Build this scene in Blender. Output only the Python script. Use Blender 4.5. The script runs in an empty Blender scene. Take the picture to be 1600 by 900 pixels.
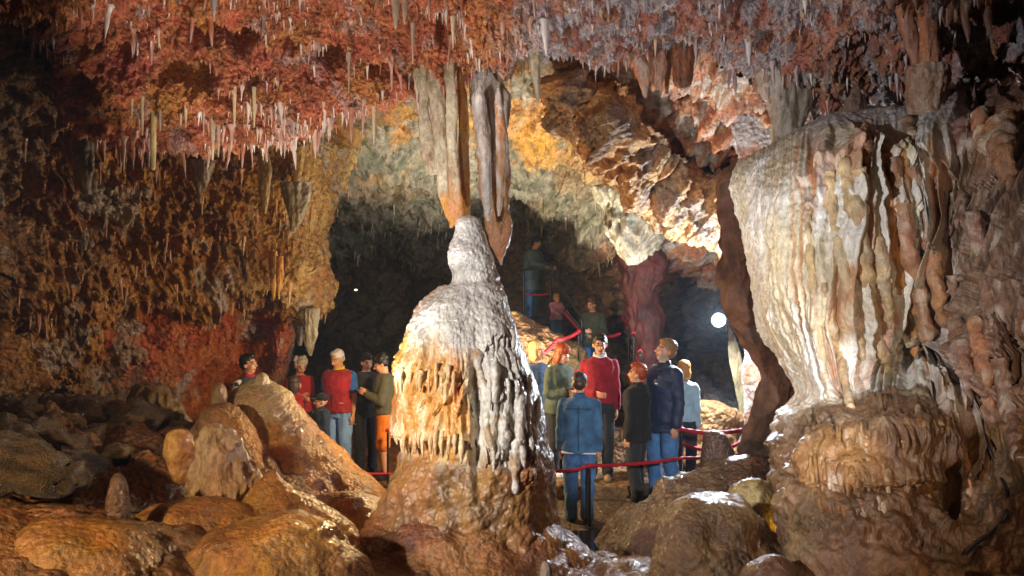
import bpy, math, random
import numpy as np
from mathutils import Vector, Matrix
PI = math.pi
random.seed(7)
sc = bpy.context.scene
COL = sc.collection

# ------------------------------------------------------------------ camera, world, exposure
F = 1244.0                      # focal length in photo pixels
CAMZ = 2.4
cam_d = bpy.data.cameras.new('camera'); cam = bpy.data.objects.new('camera', cam_d); COL.objects.link(cam)
cam.location = (0, 0, CAMZ); cam.rotation_euler = (PI/2, 0, 0)
cam_d.sensor_width = 36; cam_d.lens = 36*F/1600; cam_d.clip_start = 0.05; cam_d.clip_end = 200
sc.camera = cam
world = bpy.data.worlds.new('World'); sc.world = world; world.use_nodes = True
bg = world.node_tree.nodes['Background']; bg.inputs[0].default_value = (0.35, 0.5, 1, 1); bg.inputs[1].default_value = 0.0015
sc.view_settings.view_transform = 'Standard'; sc.view_settings.look = 'None'
sc.view_settings.exposure = 0.0; sc.view_settings.gamma = 1.0
try:
    sc.cycles.max_bounces = 5; sc.cycles.diffuse_bounces = 2; sc.cycles.glossy_bounces = 3; sc.cycles.use_denoising = True
    sc.cycles.sample_clamp_indirect = 3.0; sc.cycles.sample_clamp_direct = 0
except Exception: pass

def P(px, py, Y):               # the point that lies at distance Y in this direction
    return np.array([(px-800)/F*Y, Y, CAMZ-(py-450)/F*Y])
def PX(p):                      # back to photo pixels (used for deciding how fine to build)
    p = np.asarray(p); y = np.maximum(p[..., 1], .2)
    return np.stack([800+p[..., 0]/y*F, 450-(p[..., 2]-CAMZ)/y*F], -1)

# ------------------------------------------------------------------ lamps (the cave's floodlights, plus unseen spots added to brighten dark areas)
def spot(name, loc, target, power, color, angle=70, blend=.6, size=.08, group=None):
    d = bpy.data.lights.new(name, 'SPOT'); o = bpy.data.objects.new(name, d); COL.objects.link(o)
    d.energy = power; d.color = color; d.spot_size = math.radians(angle); d.spot_blend = blend; d.shadow_soft_size = size
    o.location = Vector(loc); o.rotation_euler = (Vector(target)-Vector(loc)).to_track_quat('-Z', 'Y').to_euler()
    return o
def point(name, loc, power, color, size=.06):
    d = bpy.data.lights.new(name, 'POINT'); o = bpy.data.objects.new(name, d); COL.objects.link(o)
    d.energy = power; d.color = color; d.shadow_soft_size = size; o.location = Vector(loc)
    return o
WHITE = (1, .93, .84); COOL = (.80, .90, 1.0); WARM = (1, .66, .30); ORANGE = (1, .42, .06); YEL = (1, .62, .08)
spot('flood_lamp_left', (-3.3, 1.6, 2.9), (.75, 6.3, 2.2), 1250, (.97, .98, 1), 52, .4)
spot('flood_lamp_ceiling', (-1.3, 5.3, .9), (-1.5, 6.8, 4.3), 600, (1, .94, .88), 66, .6)
spot('flood_lamp_ceiling_front', (-.9, 2.2, 1.3), (-1.3, 6.6, 4.5), 260, (1, .94, .88), 50, .8)
spot('ceiling_right_fill', (.9, 4.3, 1.0), (1.8, 7.4, 4.8), 270, (.93, .94, 1), 50, .7)  # added spot to brighten the right ceiling, no fixture built
point('flood_lamp_bulb', P(1122, 500, 10.2), 480, COOL, .05)
point('passage_lamp', P(690, 560, 9.3), 260, WARM, .1)
spot('vault_fill', P(820, 680, 11.6), P(850, 235, 13.8), 2400, (1, .90, .70), 92, .8)  # added unseen spot that lifts the dark vault
spot('visitor_fill', (1.3, .6, 2.9), (1.85, 9, .9), 1400, (.96, .97, 1), 21, .35)  # added unseen spot near the camera, lights the visitors
spot('foreground_fill', (-3.6, 1.6, 2.6), (-1.8, 6.2, .9), 760, (1, .80, .54), 54, .8)  # added unseen spot from front left, lights the foreground mounds
point('orange_lamp', P(300, 702, 6.4), 5, ORANGE, .03)
point('yellow_lamp', P(1226, 838, 6.0), 14, YEL, .03)
point('niche_lamp', P(1440, 530, 5.95), .8, YEL, .03)
spot('flood_lamp_right', (2.0, 1.0, 1.9), (2.9, 5, 1.0), 180, (1, .70, .45), 66, .8)

# ------------------------------------------------------------------ noise
_rng = np.random.RandomState(3)
_perm = _rng.permutation(256); _perm = np.concatenate([_perm, _perm, _perm]).astype(np.int32)
_g = _rng.normal(size=(256, 3)); _g /= np.linalg.norm(_g, axis=1)[:, None]; _g = _g.astype(np.float32)
def noise(p):
    p = np.asarray(p, np.float32); i = np.floor(p).astype(np.int32); f = p-i
    u = f*f*f*(f*(f*6-15)+10); i &= 255; r = 0
    for dx in (0, 1):
        a = _perm[(i[..., 0]+dx)]
        wx = u[..., 0] if dx else 1-u[..., 0]
        for dy in (0, 1):
            b = _perm[a+i[..., 1]+dy]
            wy = u[..., 1] if dy else 1-u[..., 1]
            for dz in (0, 1):
                g = _g[_perm[b+i[..., 2]+dz]]
                wz = u[..., 2] if dz else 1-u[..., 2]
                r = r+wx*wy*wz*(g[..., 0]*(f[..., 0]-dx)+g[..., 1]*(f[..., 1]-dy)+g[..., 2]*(f[..., 2]-dz))
    return r*1.6
def fbm(p, f=1., o=4, g=.5, s=0.):
    p = np.asarray(p, np.float32)*f+s*17.3; r = 0; a = 1.
    for k in range(o): r = r+a*noise(p); p = p*2.03+11.7; a *= g
    return r
def ridge(p, f=1., o=3, g=.5, s=0.):
    p = np.asarray(p, np.float32)*f+s*17.3; r = 0; a = 1.
    for k in range(o): r = r+a*(1-2.2*np.abs(noise(p))); p = p*2.1+5.3; a *= g
    return r
def worley(p, f=1., s=0.):      # distance to the nearest feature point
    p = np.asarray(p, np.float32)*f+s*9.1; i = np.floor(p).astype(np.int32); fr = p-i; best = np.full(p.shape[:-1], 9., np.float32)
    for dx in (-1, 0, 1):
        for dy in (-1, 0, 1):
            for dz in (-1, 0, 1):
                h = _perm[_perm[_perm[(i[..., 0]+dx) & 255]+((i[..., 1]+dy) & 255)]+((i[..., 2]+dz) & 255)]
                q = _g[h]*.45+.5
                d = (q[..., 0]+dx-fr[..., 0])**2+(q[..., 1]+dy-fr[..., 1])**2+(q[..., 2]+dz-fr[..., 2])**2
                best = np.minimum(best, d)
    return np.sqrt(best)
def ss(a, b, x): t = np.clip((x-a)/(b-a), 0, 1); return t*t*(3-2*t)
def an(p, zs): return p*np.array([1, 1, zs], np.float32)

# ------------------------------------------------------------------ meshes
def mesh_np(name, V, faces, tint=None, smooth=True):   # faces: (n,4) or (n,3) int array
    me = bpy.data.meshes.new(name); V = np.asarray(V, np.float32).reshape(-1, 3); faces = np.asarray(faces, np.int32); k = faces.shape[1]
    me.vertices.add(len(V)); me.vertices.foreach_set('co', V.ravel())
    me.loops.add(faces.size); me.loops.foreach_set('vertex_index', faces.ravel())
    me.polygons.add(len(faces)); me.polygons.foreach_set('loop_start', np.arange(0, faces.size, k, dtype=np.int32))
    try: me.polygons.foreach_set('loop_total', np.full(len(faces), k, np.int32))
    except Exception: pass
    me.update(calc_edges=True); me.polygons.foreach_set('use_smooth', np.full(len(faces), smooth))
    if tint is not None:
        a = me.color_attributes.new('tint', 'FLOAT_COLOR', 'POINT')
        c = np.ones((len(V), 4), np.float32); c[:, :3] = np.asarray(tint, np.float32).reshape(-1, 3); a.data.foreach_set('color', c.ravel())
    return me
def link(name, me, mat=None, parent=None, label=None, cat=None, group=None, kind=None, loc=None):
    o = bpy.data.objects.new(name, me); COL.objects.link(o)
    if mat and me and not me.materials: me.materials.append(mat)
    if parent: o.parent = parent
    if label: o['label'] = label
    if cat: o['category'] = cat
    if group: o['group'] = group
    if kind: o['kind'] = kind
    if loc is not None: o.location = loc
    return o
def thing(name, label, cat, loc=(0, 0, 0), rz=0, group=None):
    o = link(name, None, None, None, label, cat, group, None, loc); o.rotation_euler = (0, 0, rz); return o
def gridfaces(nr, nc, wrap=False):
    r = np.arange(nr-1)[:, None]; c = np.arange(nc if wrap else nc-1)[None, :]; c2 = (c+1) % nc
    return np.stack([r*nc+c, r*nc+c2, (r+1)*nc+c2, (r+1)*nc+c], -1).reshape(-1, 4)
def crom(A, t):                 # Catmull-Rom along axis 0 of A at t in 0..n-1
    n = len(A); i = np.clip(np.floor(t).astype(int), 0, n-2); f = (t-i)
    g = lambda k: A[np.clip(k, 0, n-1)]
    f = f.reshape((-1,)+(1,)*(A.ndim-1))
    p0, p1, p2, p3 = g(i-1), g(i), g(i+1), g(i+2)
    return p1+.5*f*(p2-p0+f*(2*p0-5*p1+4*p2-p3+f*(3*(p1-p2)+p3-p0)))
def gnormals(G, wrap=False):
    if wrap: du = np.roll(G, -1, 1)-np.roll(G, 1, 1)
    else: du = np.gradient(G, axis=1)
    dv = np.gradient(G, axis=0); n = np.cross(du, dv); n /= np.linalg.norm(n, axis=-1, keepdims=True)+1e-9
    return n
def mix(a, b, t):
    a = np.asarray(a, np.float32); b = np.asarray(b, np.float32); return a+(b-a)*np.asarray(t)[..., None]
def C(h):                       # sRGB hex -> linear
    v = [int(h[i:i+2], 16)/255 for i in (0, 2, 4)]; return np.array([((x+.055)/1.055)**2.4 if x > .04 else x/12.92 for x in v], np.float32)

# ------------------------------------------------------------------ materials
def nmat(name):
    m = bpy.data.materials.new(name); m.use_nodes = True; nt = m.node_tree; return m, nt, nt.nodes['Principled BSDF']
def rock_mat(name, r0=.35, r1=.75, bump=.5, bscale=14, dist=.02, coat=0., sss=0., fine=60, contrast=.35, spec=.5, stretch=1., vor=0., vw=.5):
    m, nt, b = nmat(name); N = nt.nodes; L = nt.links
    at = N.new('ShaderNodeAttribute'); at.attribute_name = 'tint'
    tc = N.new('ShaderNodeTexCoord'); mp = N.new('ShaderNodeMapping'); mp.inputs['Scale'].default_value = (1, 1, stretch); L.new(tc.outputs['Object'], mp.inputs[0])
    def nz(s, d=6, r=.6):
        n = N.new('ShaderNodeTexNoise'); n.inputs['Scale'].default_value = s; n.inputs['Detail'].default_value = d; n.inputs['Roughness'].default_value = r; L.new(mp.outputs[0], n.inputs['Vector']); return n.outputs['Fac']
    def mr(x, a, b_, c, d):
        q = N.new('ShaderNodeMapRange'); q.inputs[1].default_value = a; q.inputs[2].default_value = b_; q.inputs[3].default_value = c; q.inputs[4].default_value = d; L.new(x, q.inputs[0]); return q.outputs[0]
    n1 = nz(bscale); n2 = nz(fine, 4, .65); n3 = nz(3.1, 5)
    f = N.new('ShaderNodeMath'); f.operation = 'MULTIPLY'; L.new(mr(n1, .3, .7, 1-contrast, 1+contrast), f.inputs[0]); L.new(mr(n2, .3, .7, 1-contrast*.7, 1+contrast*.7), f.inputs[1])
    vm = N.new('ShaderNodeVectorMath'); vm.operation = 'SCALE'; L.new(at.outputs['Color'], vm.inputs[0]); L.new(f.outputs[0], vm.inputs['Scale'])
    hs = N.new('ShaderNodeHueSaturation'); hs.inputs['Saturation'].default_value = 1.0; L.new(mr(n3, .3, .7, .485, .515), hs.inputs['Hue']); L.new(vm.outputs[0], hs.inputs['Color'])
    L.new(hs.outputs[0], b.inputs['Base Color'])
    L.new(mr(nz(bscale*.6, 3), .35, .65, r0, r1), b.inputs['Roughness'])
    b.inputs['Specular IOR Level'].default_value = spec
    if coat: b.inputs['Coat Weight'].default_value = coat; b.inputs['Coat Roughness'].default_value = .12
    if sss: b.inputs['Subsurface Weight'].default_value = sss; b.inputs['Subsurface Radius'].default_value = (.06, .025, .008); b.inputs['Subsurface Scale'].default_value = 1.
    ad = N.new('ShaderNodeMath'); ad.operation = 'MULTIPLY_ADD'; L.new(n2, ad.inputs[0]); ad.inputs[1].default_value = .35; L.new(n1, ad.inputs[2])
    hgt = ad.outputs[0]
    if vor:
        v = N.new('ShaderNodeTexVoronoi'); v.inputs['Scale'].default_value = vor; v.feature = 'SMOOTH_F1'; v.inputs['Smoothness'].default_value = .35
        wp = N.new('ShaderNodeVectorMath'); wp.operation = 'MULTIPLY_ADD'; nv = N.new('ShaderNodeTexNoise'); nv.inputs['Scale'].default_value = vor*.35; L.new(mp.outputs[0], nv.inputs['Vector']); L.new(nv.outputs['Color'], wp.inputs[0]); wp.inputs[1].default_value = (1.2/vor,)*3; L.new(mp.outputs[0], wp.inputs[2]); L.new(wp.outputs[0], v.inputs['Vector'])
        a2 = N.new('ShaderNodeMath'); a2.operation = 'MULTIPLY_ADD'; L.new(v.outputs['Distance'], a2.inputs[0]); a2.inputs[1].default_value = -vw*1.6; L.new(hgt, a2.inputs[2]); hgt = a2.outputs[0]
    bp = N.new('ShaderNodeBump'); bp.inputs['Strength'].default_value = bump; bp.inputs['Distance'].default_value = dist; L.new(hgt, bp.inputs['Height']); L.new(bp.outputs[0], b.inputs['Normal'])
    if coat: L.new(bp.outputs[0], b.inputs['Coat Normal'])
    return m
M = {}
M['red_rock'] = rock_mat('red_crust', .3, .75, 1., 20, .035, .15, fine=80, contrast=.42, vor=24, vw=.6)
M['wall_rock'] = rock_mat('brown_wall', .4, .85, 1., 13, .05, .1, fine=60, contrast=.5, vor=15, vw=.6)
M['back_rock'] = rock_mat('back_wall', .35, .8, 1., 6, .08, .15, fine=30, contrast=.5, vor=7, vw=.4)
M['calcite'] = rock_mat('calcite', .16, .45, .7, 30, .014, .4, fine=110, contrast=.2, stretch=.8, vor=34, vw=.5)
M['flow'] = rock_mat('flowstone', .2, .6, .9, 20, .022, .2, fine=90, contrast=.3, stretch=.5, vor=26, vw=.3)
M['wet'] = rock_mat('wet_mud_rock', .2, .5, .9, 21, .024, .35, fine=95, contrast=.35, vor=30, vw=.4)
M['matte'] = rock_mat('matte_rock', .6, .9, .7, 8, .03, 0., fine=50, contrast=.3)
M['straw'] = rock_mat('stalactite_calcite', .15, .45, .5, 30, .008, .4, fine=120, contrast=.2, stretch=.3)
M['ground'] = rock_mat('ground_rock', .2, .65, 1., 14, .04, .25, fine=80, contrast=.35, vor=22, vw=.5)
def plain(name, col, rough=.6, metal=0., coat=0., bump=0., bscale=200, emit=0., var=.12, sheen=0.):
    m, nt, b = nmat(name); N = nt.nodes; L = nt.links
    tc = N.new('ShaderNodeTexCoord'); n = N.new('ShaderNodeTexNoise'); n.inputs['Scale'].default_value = 9; n.inputs['Detail'].default_value = 4; L.new(tc.outputs['Object'], n.inputs['Vector'])
    q = N.new('ShaderNodeMapRange'); q.inputs[1].default_value = .3; q.inputs[2].default_value = .7; q.inputs[3].default_value = 1-var; q.inputs[4].default_value = 1+var; L.new(n.outputs['Fac'], q.inputs[0])
    vm = N.new('ShaderNodeVectorMath'); vm.operation = 'SCALE'; vm.inputs[0].default_value = tuple(float(v) for v in col); L.new(q.outputs[0], vm.inputs['Scale']); L.new(vm.outputs[0], b.inputs['Base Color'])
    b.inputs['Roughness'].default_value = rough; b.inputs['Metallic'].default_value = metal
    if coat: b.inputs['Coat Weight'].default_value = coat
    if sheen: b.inputs['Sheen Weight'].default_value = sheen
    if emit: b.inputs['Emission Color'].default_value = (*[float(v) for v in col], 1); b.inputs['Emission Strength'].default_value = emit
    if bump:
        n2 = N.new('ShaderNodeTexNoise'); n2.inputs['Scale'].default_value = bscale; n2.inputs['Detail'].default_value = 2; L.new(tc.outputs['Object'], n2.inputs['Vector'])
        bp = N.new('ShaderNodeBump'); bp.inputs['Strength'].default_value = bump; bp.inputs['Distance'].default_value = .004; L.new(n2.outputs['Fac'], bp.inputs['Height']); L.new(bp.outputs[0], b.inputs['Normal'])
    return m

# ------------------------------------------------------------------ rock builders
def sheet(rows, nr, nc):        # rows of (px,py,Y) -> smooth grid of world points
    A = np.array([[P(*c) for c in r] for r in rows], np.float64)
    G = crom(A, np.linspace(0, len(rows)-1, nr)); G = crom(G.transpose(1, 0, 2), np.linspace(0, A.shape[1]-1, nc)).transpose(1, 0, 2)
    return G
def towards(G, N, c=(0, 3, CAMZ)):   # flip normals so that they look to a point
    d = np.asarray(c)-G; s = np.sign((d*N).sum(-1, keepdims=True)); m = np.sign(s.sum()) or 1
    return N*m
def sil(Y, prof, nr, ns, ysq=1.0, topz=None, yshift=None):
    """closed rock of revolution from silhouette rows (py, left px, right px) at distance Y, first row = tip"""
    A = np.array([[CAMZ-(py-450)/F*Y, ((l+r)/2-800)/F*Y, max((r-l)/2/F*Y, .001)] for py, l, r in prof])
    t = np.linspace(0, len(prof)-1, nr); B = crom(A, t); B[:, 2] = np.maximum(B[:, 2], .001)
    u_ = np.linspace(0, 2*PI, ns, endpoint=False)[None, :]; th = u_-.42*np.sin(2*(u_-PI/2))/2*0-.0+.45*np.cos(u_)
    z = np.repeat(B[:, 0][:, None], ns, 1); x = B[:, 1][:, None]+B[:, 2][:, None]*np.cos(th)
    ys = 0 if yshift is None else np.interp(t, np.arange(len(yshift)), yshift)[:, None]
    y = Y+ys-B[:, 2][:, None]*np.sin(th)*ysq
    return np.stack([x, y, z], -1)
def wnormals(G): 
    N = gnormals(G, True); c = G.mean(1, keepdims=True); s = ((G-c)*N).sum(-1, keepdims=True)
    return N*(np.sign(s.sum()) or 1)
def shelf(z, arc, z0, k, amp, depth, fall, s):   # drip edge: proud above a jagged line, cut back below it
    q = np.stack([arc*k, arc*0+s*3.7, arc*0+.5], -1)
    zl = z0+amp*(noise(q)+.6*np.abs(noise(q*2.3+7))+.4*noise(q*5.1))
    d = z-zl
    return depth*np.where(d > 0, np.exp(-np.clip(d, 0, 9)/fall)*ss(0, .02, d), 0)
def put_grid(name, G, tint, mat, wrap=False, **kw):
    nr, nc = G.shape[:2]; return link(name, mesh_np(name, G, gridfaces(nr, nc, wrap), tint), mat, **kw)
_un = {}
def spike(name, variant, nr=9, ns=6):   # unit stalactite pointing down, length 1, radius 1 at the root
    k = (name, variant)
    if k in _un: return _un[k]
    rs = np.random.RandomState(variant+50); t = np.linspace(0, 1, nr)[:, None]; th = np.linspace(0, 2*PI, ns, endpoint=False)[None, :]
    r = (1-t)**(.7+.5*rs.rand())*(.8)+.13*(1-t**6)+.35*np.exp(-t*14)
    r = r*(1+.16*np.sin(t*rs.uniform(9, 20)+rs.rand()*6))
    r[-1] = .02
    bx = .25*np.sin(t*rs.uniform(1, 3)+rs.rand()*6); bx = bx-bx[0]; by = .25*np.sin(t*rs.uniform(1, 3)+rs.rand()*6); by = by-by[0]
    rr = r*(1+.18*np.cos(th*2+t*3+rs.rand()*6)+.1*np.cos(th*3+rs.rand()*6))
    G = np.stack([rr*np.cos(th)+bx, rr*np.sin(th)+by, -t+0*th], -1)
    _un[k] = G; return G
def tube(pts, rad, ns=10, nr=None, ell=None):  # smooth tube along points
    A = np.array(pts, float); R = np.array(rad, float); n = nr or (len(A)-1)*5+1; t = np.linspace(0, len(A)-1, n)
    B = crom(A, t); r = np.interp(t, np.arange(len(R)), R)
    T = np.gradient(B, axis=0); T /= np.linalg.norm(T, axis=1)[:, None]+1e-9
    up = np.array([0, 0, 1.]) if abs(T[:, 2]).mean() < .8 else np.array([0, 1., 0])
    a = np.cross(T, up); a /= np.linalg.norm(a, axis=1)[:, None]+1e-9; b = np.cross(a, T)
    th = np.linspace(0, 2*PI, ns, endpoint=False)[None, :, None]; e = ell or 1
    return B[:, None]+r[:, None, None]*(a[:, None]*np.cos(th)+b[:, None]*np.sin(th)*e)
def capped(G):                   # closed faces for a wrapped grid
    nr, ns = G.shape[:2]; V = np.concatenate([G.reshape(-1, 3), G[0].mean(0)[None], G[-1].mean(0)[None]])
    f = gridfaces(nr, ns, True); c = np.arange(ns); d = (c+1) % ns; o = (nr-1)*ns
    cap = np.concatenate([np.stack([d, c, c*0+nr*ns, c*0+nr*ns], -1), np.stack([o+c, o+d, c*0+nr*ns+1, c*0+nr*ns+1], -1)])
    tri = np.concatenate([f[:, [0, 1, 2]], f[:, [0, 2, 3]], cap[:, :3]])
    return V, tri
def ctube(name, pts, rad, mat, tint=None, ns=8, **kw):
    V, f = capped(tube(pts, rad, ns, kw.pop('nr', None), kw.pop('ell', None)))
    t = None if tint is None else np.repeat(np.asarray(tint, np.float32)[None], len(V), 0)
    return link(name, mesh_np(name, V, f, t), mat, **kw)

def fuse(name, prims, voxel, smooth=3):
    Vs = []; Fs = []; o = 0
    for V, f in prims: Vs.append(V); Fs.append(f+o); o += len(V)
    me = mesh_np('tmp', np.concatenate(Vs), np.concatenate(Fs)); ob = bpy.data.objects.new('tmp', me); COL.objects.link(ob)
    r = ob.modifiers.new('r', 'REMESH'); r.mode = 'VOXEL'; r.voxel_size = voxel; r.use_smooth_shade = True
    s = ob.modifiers.new('s', 'SMOOTH'); s.iterations = smooth; s.factor = .5
    k_ = {'body': .36, 'trousers': .35, 'shorts': .5, 'jacket': .5, 'coat': .4, 'sweater': .5, 'vest': .5, 'fleece': .5, 'jumper': .5, 'shirt': .5, 'hair': .6, 'shoe': .3, 'cap': .4, 'sleeve': .5, 'hood': .5}.get(name)
    if k_: s = ob.modifiers.new('d', 'DECIMATE'); s.ratio = k_
    dg = bpy.context.evaluated_depsgraph_get(); m2 = bpy.data.meshes.new_from_object(ob.evaluated_get(dg)); bpy.data.objects.remove(ob); bpy.data.meshes.remove(me)
    m2.name = name; return m2
def mco(me): a = np.empty(len(me.vertices)*3, np.float32); me.vertices.foreach_get('co', a); return a.reshape(-1, 3)
def mno(me): a = np.empty(len(me.vertices)*3, np.float32); me.vertices.foreach_get('normal', a); return a.reshape(-1, 3)
def mset(me, V): me.vertices.foreach_set('co', np.asarray(V, np.float32).ravel()); me.update()
def mtint(me, t):
    a = me.color_attributes.new('tint', 'FLOAT_COLOR', 'POINT'); c = np.ones((len(me.vertices), 4), np.float32); c[:, :3] = t; a.data.foreach_set('color', c.ravel())
# ------------------------------------------------------------------ colours (albedo)
RED = C('b8643e'); RED2 = C('8c4a26'); OCH = C('a8682c'); OCH2 = C('c08a45'); PALE = C('d8cdb8'); GREY = C('8f8a86'); BRN = C('6e452a'); DBRN = C('3b2618'); CREAM = C('e2cfae')
RUST = C('a0401c'); GRN = C('7d7a52'); YELL = C('b38425')

def down_spots(G, N, n, rs, dens=None, nz=-.15):   # random grid points facing down
    nr, nc = G.shape[:2]; w = (N[..., 2] < nz).astype(float)
    if dens is not None: w = w*dens
    du = np.linalg.norm(np.gradient(G, axis=0), axis=-1)*np.linalg.norm(np.gradient(G, axis=1), axis=-1)
    w = (w*du).ravel(); w = np.nan_to_num(w); w /= w.sum()
    k = rs.choice(nr*nc, n, p=w); return k
STR = []                       # collects small stalactites of one structure
def crowd(parent, G, N, n_part, n_stuff, rs, dens, size, tint_fn, thick=.12, tilt=0):
    """small stalactites grown from the down facing rock: the largest as parts, the rest as one part of kind stuff"""
    k = down_spots(G, N, n_part+n_stuff, rs, dens); p = G.reshape(-1, 3)[k]
    L = size(p, rs); order = np.argsort(-L/np.maximum(p[:, 1], 1)); p = p[order]; L = L[order]
    r = L*thick*rs.uniform(.7, 1.4, len(L))+.006
    T = tint_fn(p, rs)
    for i in range(n_part):
        v = i % 10; key = 'stalactite_shape_%d' % v
        U = spike('s', v); 
        kk = (key, parent.name, i % 24)
        if kk not in _un:
            V, f = capped(U); tt = np.repeat(T[i][None], len(V), 0)*(1+.0*V[:, :1])
            tipw = ss(-.5, -1, V[:, 2])[:, None]; tt = tt*(1-tipw*.5)+np.array([.62, .56, .5])*tipw*.5
            _un[kk] = mesh_np(key, V, f, tt)
            _un[kk].materials.append(M['straw'])
        o = link('stalactite', _un[kk], None, parent); o.location = p[i]+np.array([0, 0, .02]); o.scale = (r[i], r[i]*rs.uniform(.7, 1.2), L[i]); o.rotation_euler = (rs.normal()*.05+tilt, rs.normal()*.05, rs.rand()*6)
    Vs = []; Fs = []; Ts = []; off = 0
    for i in range(n_part, n_part+n_stuff):
        U = spike('t', i % 12, 5, 4); V, f = capped(U); V = V*[r[i], r[i], L[i]]; a = rs.rand()*6; ca, sa = math.cos(a), math.sin(a)
        V = np.stack([V[:, 0]*ca-V[:, 1]*sa, V[:, 0]*sa+V[:, 1]*ca, V[:, 2]], -1)+p[i]+[0, 0, .012]
        Vs.append(V); Fs.append(f+off); Ts.append(np.repeat(T[i][None], len(V), 0)); off += len(V)
    if n_stuff: link('small_stalactites', mesh_np('small_stalactites', np.concatenate(Vs), np.concatenate(Fs), np.concatenate(Ts)), M['straw'], parent, kind='stuff')
def inframe(G, m=40):
    q = PX(G); return ((q[..., 0] > -m) & (q[..., 0] < 1600+m) & (q[..., 1] > -m) & (q[..., 1] < 900+m) & (G[..., 1] > 1)).astype(float)

# ------------------------------------------------------------------ the front ceiling with its crusted red face
xs = [-700, -260, -60, 60, 140, 235, 330, 400, 470, 560, 640, 700, 760, 850, 950, 1080, 1150, 1240, 1330, 1450, 1600, 1850, 2300]
lip = [-60, -40, -10, 34, 160, 200, 208, 188, 180, 166, 124, 104, 84, 50, 56, 54, 90, 160, 158, 140, 140, 120, 90]
lipY = [6, 6.6, 7.0, 7.2, 7.3, 7.4, 7.5, 7.6, 7.6, 7.7, 7.7, 7.7, 7.75, 7.9, 8.2, 8.2, 8.2, 8.0, 7.8, 7.6, 7.4, 7, 6.5]
rows = []
def zrow(zz, Y): return [(800+(x-800)*1.0, 450-(zz-CAMZ)*F/Y, Y) for x in xs]
rows.append([(800+(x-800)*.9, 450-2.6*F/1.3, 1.3) for x in xs])
rows.append([(x, 450-2.45*F/2.6, 2.6) for x in xs])
rows.append([(x, 450-2.25*F/4.1, 4.1) for x in xs])
rows.append([(x, -130+.10*l, 5.0+.5*(y-7.5)) for x, l, y in zip(xs, lip, lipY)])
rows.append([(x, -30+.10*l, 6.15+.8*(y-7.5)) for x, l, y in zip(xs, lip, lipY)])
rows.append([(x, .40*l+6, 6.75+.8*(y-7.5)) for x, l, y in zip(xs, lip, lipY)])
rows.append([(x, .74*l+6, 7.05+.9*(y-7.5)) for x, l, y in zip(xs, lip, lipY)])
rows.append([(x, l, y-.15) for x, l, y in zip(xs, lip, lipY)])
rows.append([(x, l-12, y+.25) for x, l, y in zip(xs, lip, lipY)])
rows.append([(x, l-60, y+.6) for x, l, y in zip(xs, lip, lipY)])
rows.append([(x, l-150, y+.9) for x, l, y in zip(xs, lip, lipY)])
# spend rows where they are seen
A = np.array([[P(*c) for c in r] for r in rows])
def sheet_t(A, tv, cv):
    G = crom(A, tv); return crom(G.transpose(1, 0, 2), cv).transpose(1, 0, 2)
cvx = np.concatenate([np.linspace(0, 2, 24, endpoint=False), np.linspace(2, 20.2, 700, endpoint=False), np.linspace(20.2, 22, 16)])
tv = np.concatenate([np.linspace(0, 3.3, 26, endpoint=False), np.linspace(3.3, 8.2, 280, endpoint=False), np.linspace(8.2, 10, 12)])
G = sheet_t(A, tv, cvx); N = towards(G, gnormals(G), (0, 4, 1.0))
q = PX(G)
big = fbm(G, .9, 3, .5, 2); d = .16*big+.09*ridge(an(G, .6), 1.7, 2, .5, 4)
rr = 1-worley(an(G, .7), 4.5, 1); d += .06*np.clip(rr, -.3, 1)
Gw = G+.05*np.stack([noise(G*7), noise(G*7+9), noise(G*7+21)], -1); d += .13*(1-worley(an(Gw, 1.3), 8, 2))+.095*(1-worley(an(Gw, 1.1), 18, 7))+.035*fbm(G, 24, 3, .6, 5)-.14
holes = ss(.28, .6, fbm(G*np.array([1, 1.3, 1.6]), 1.5, 2, .5, 9)); d -= .22*holes
def hole(cx, cy, rx, ry, dep):
    global d
    e = ((q[..., 0]-cx)/rx)**2+((q[..., 1]-cy)/ry)**2+.5*fbm(G, 5, 2, .5, 3); d = d-dep*ss(1.25, .5, e)
hole(325, 40, 32, 20, .45); hole(600, 108, 30, 10, .3); hole(455, 60, 16, 14, .25); hole(150, 60, 24, 10, .2); hole(540, 170, 30, 9, .25); hole(378, 52, 28, 22, .45); hole(520, 90, 22, 16, .3); hole(700, 30, 20, 34, .3); hole(300, 95, 45, 18, .2)
d = d+.12*ss(-.4, .6, -(q[..., 1]-120)/100*0)
G2 = G+N*d[..., None]
sp = (np.clip(noise(G*[11, 11, 3])-.2, 0, 1)**1.3*.14+np.clip(noise(G*[26, 26, 6]+3)-.1, 0, 1)*.09)*ss(.1, -.5, N[..., 2]); G2[..., 2] -= sp
N2 = towards(G2, gnormals(G2), (0, 4, 1))
n1 = fbm(G, 1.3, 4, .55, 11); n2 = fbm(G, 5, 3, .6, 12)
t = mix(RED, RED2, ss(-.4, .5, n2)); t = mix(t, C('c07a30'), ss(.1, .6, n1+.4*n2)*.6)
right = ss(780, 900, q[..., 0]+80*n1); t = mix(t, mix(C('9a6450'), C('a09a9c'), ss(-.3, .4, n2+n1*.5)), right*.9)
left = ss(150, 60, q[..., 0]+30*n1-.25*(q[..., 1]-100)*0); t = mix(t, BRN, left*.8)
tips = ss(.10, .3, sp)[..., None] if False else ss(.03, .12, sp); t = mix(t, C('d0a060'), tips*.6)
t = mix(t, C('b8a49c'), ss(.42, .62, fbm(G, 2.6, 4, .6, 21))*.4)
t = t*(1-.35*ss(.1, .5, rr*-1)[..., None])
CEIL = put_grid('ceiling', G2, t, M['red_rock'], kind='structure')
rs = np.random.RandomState(5)
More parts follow.
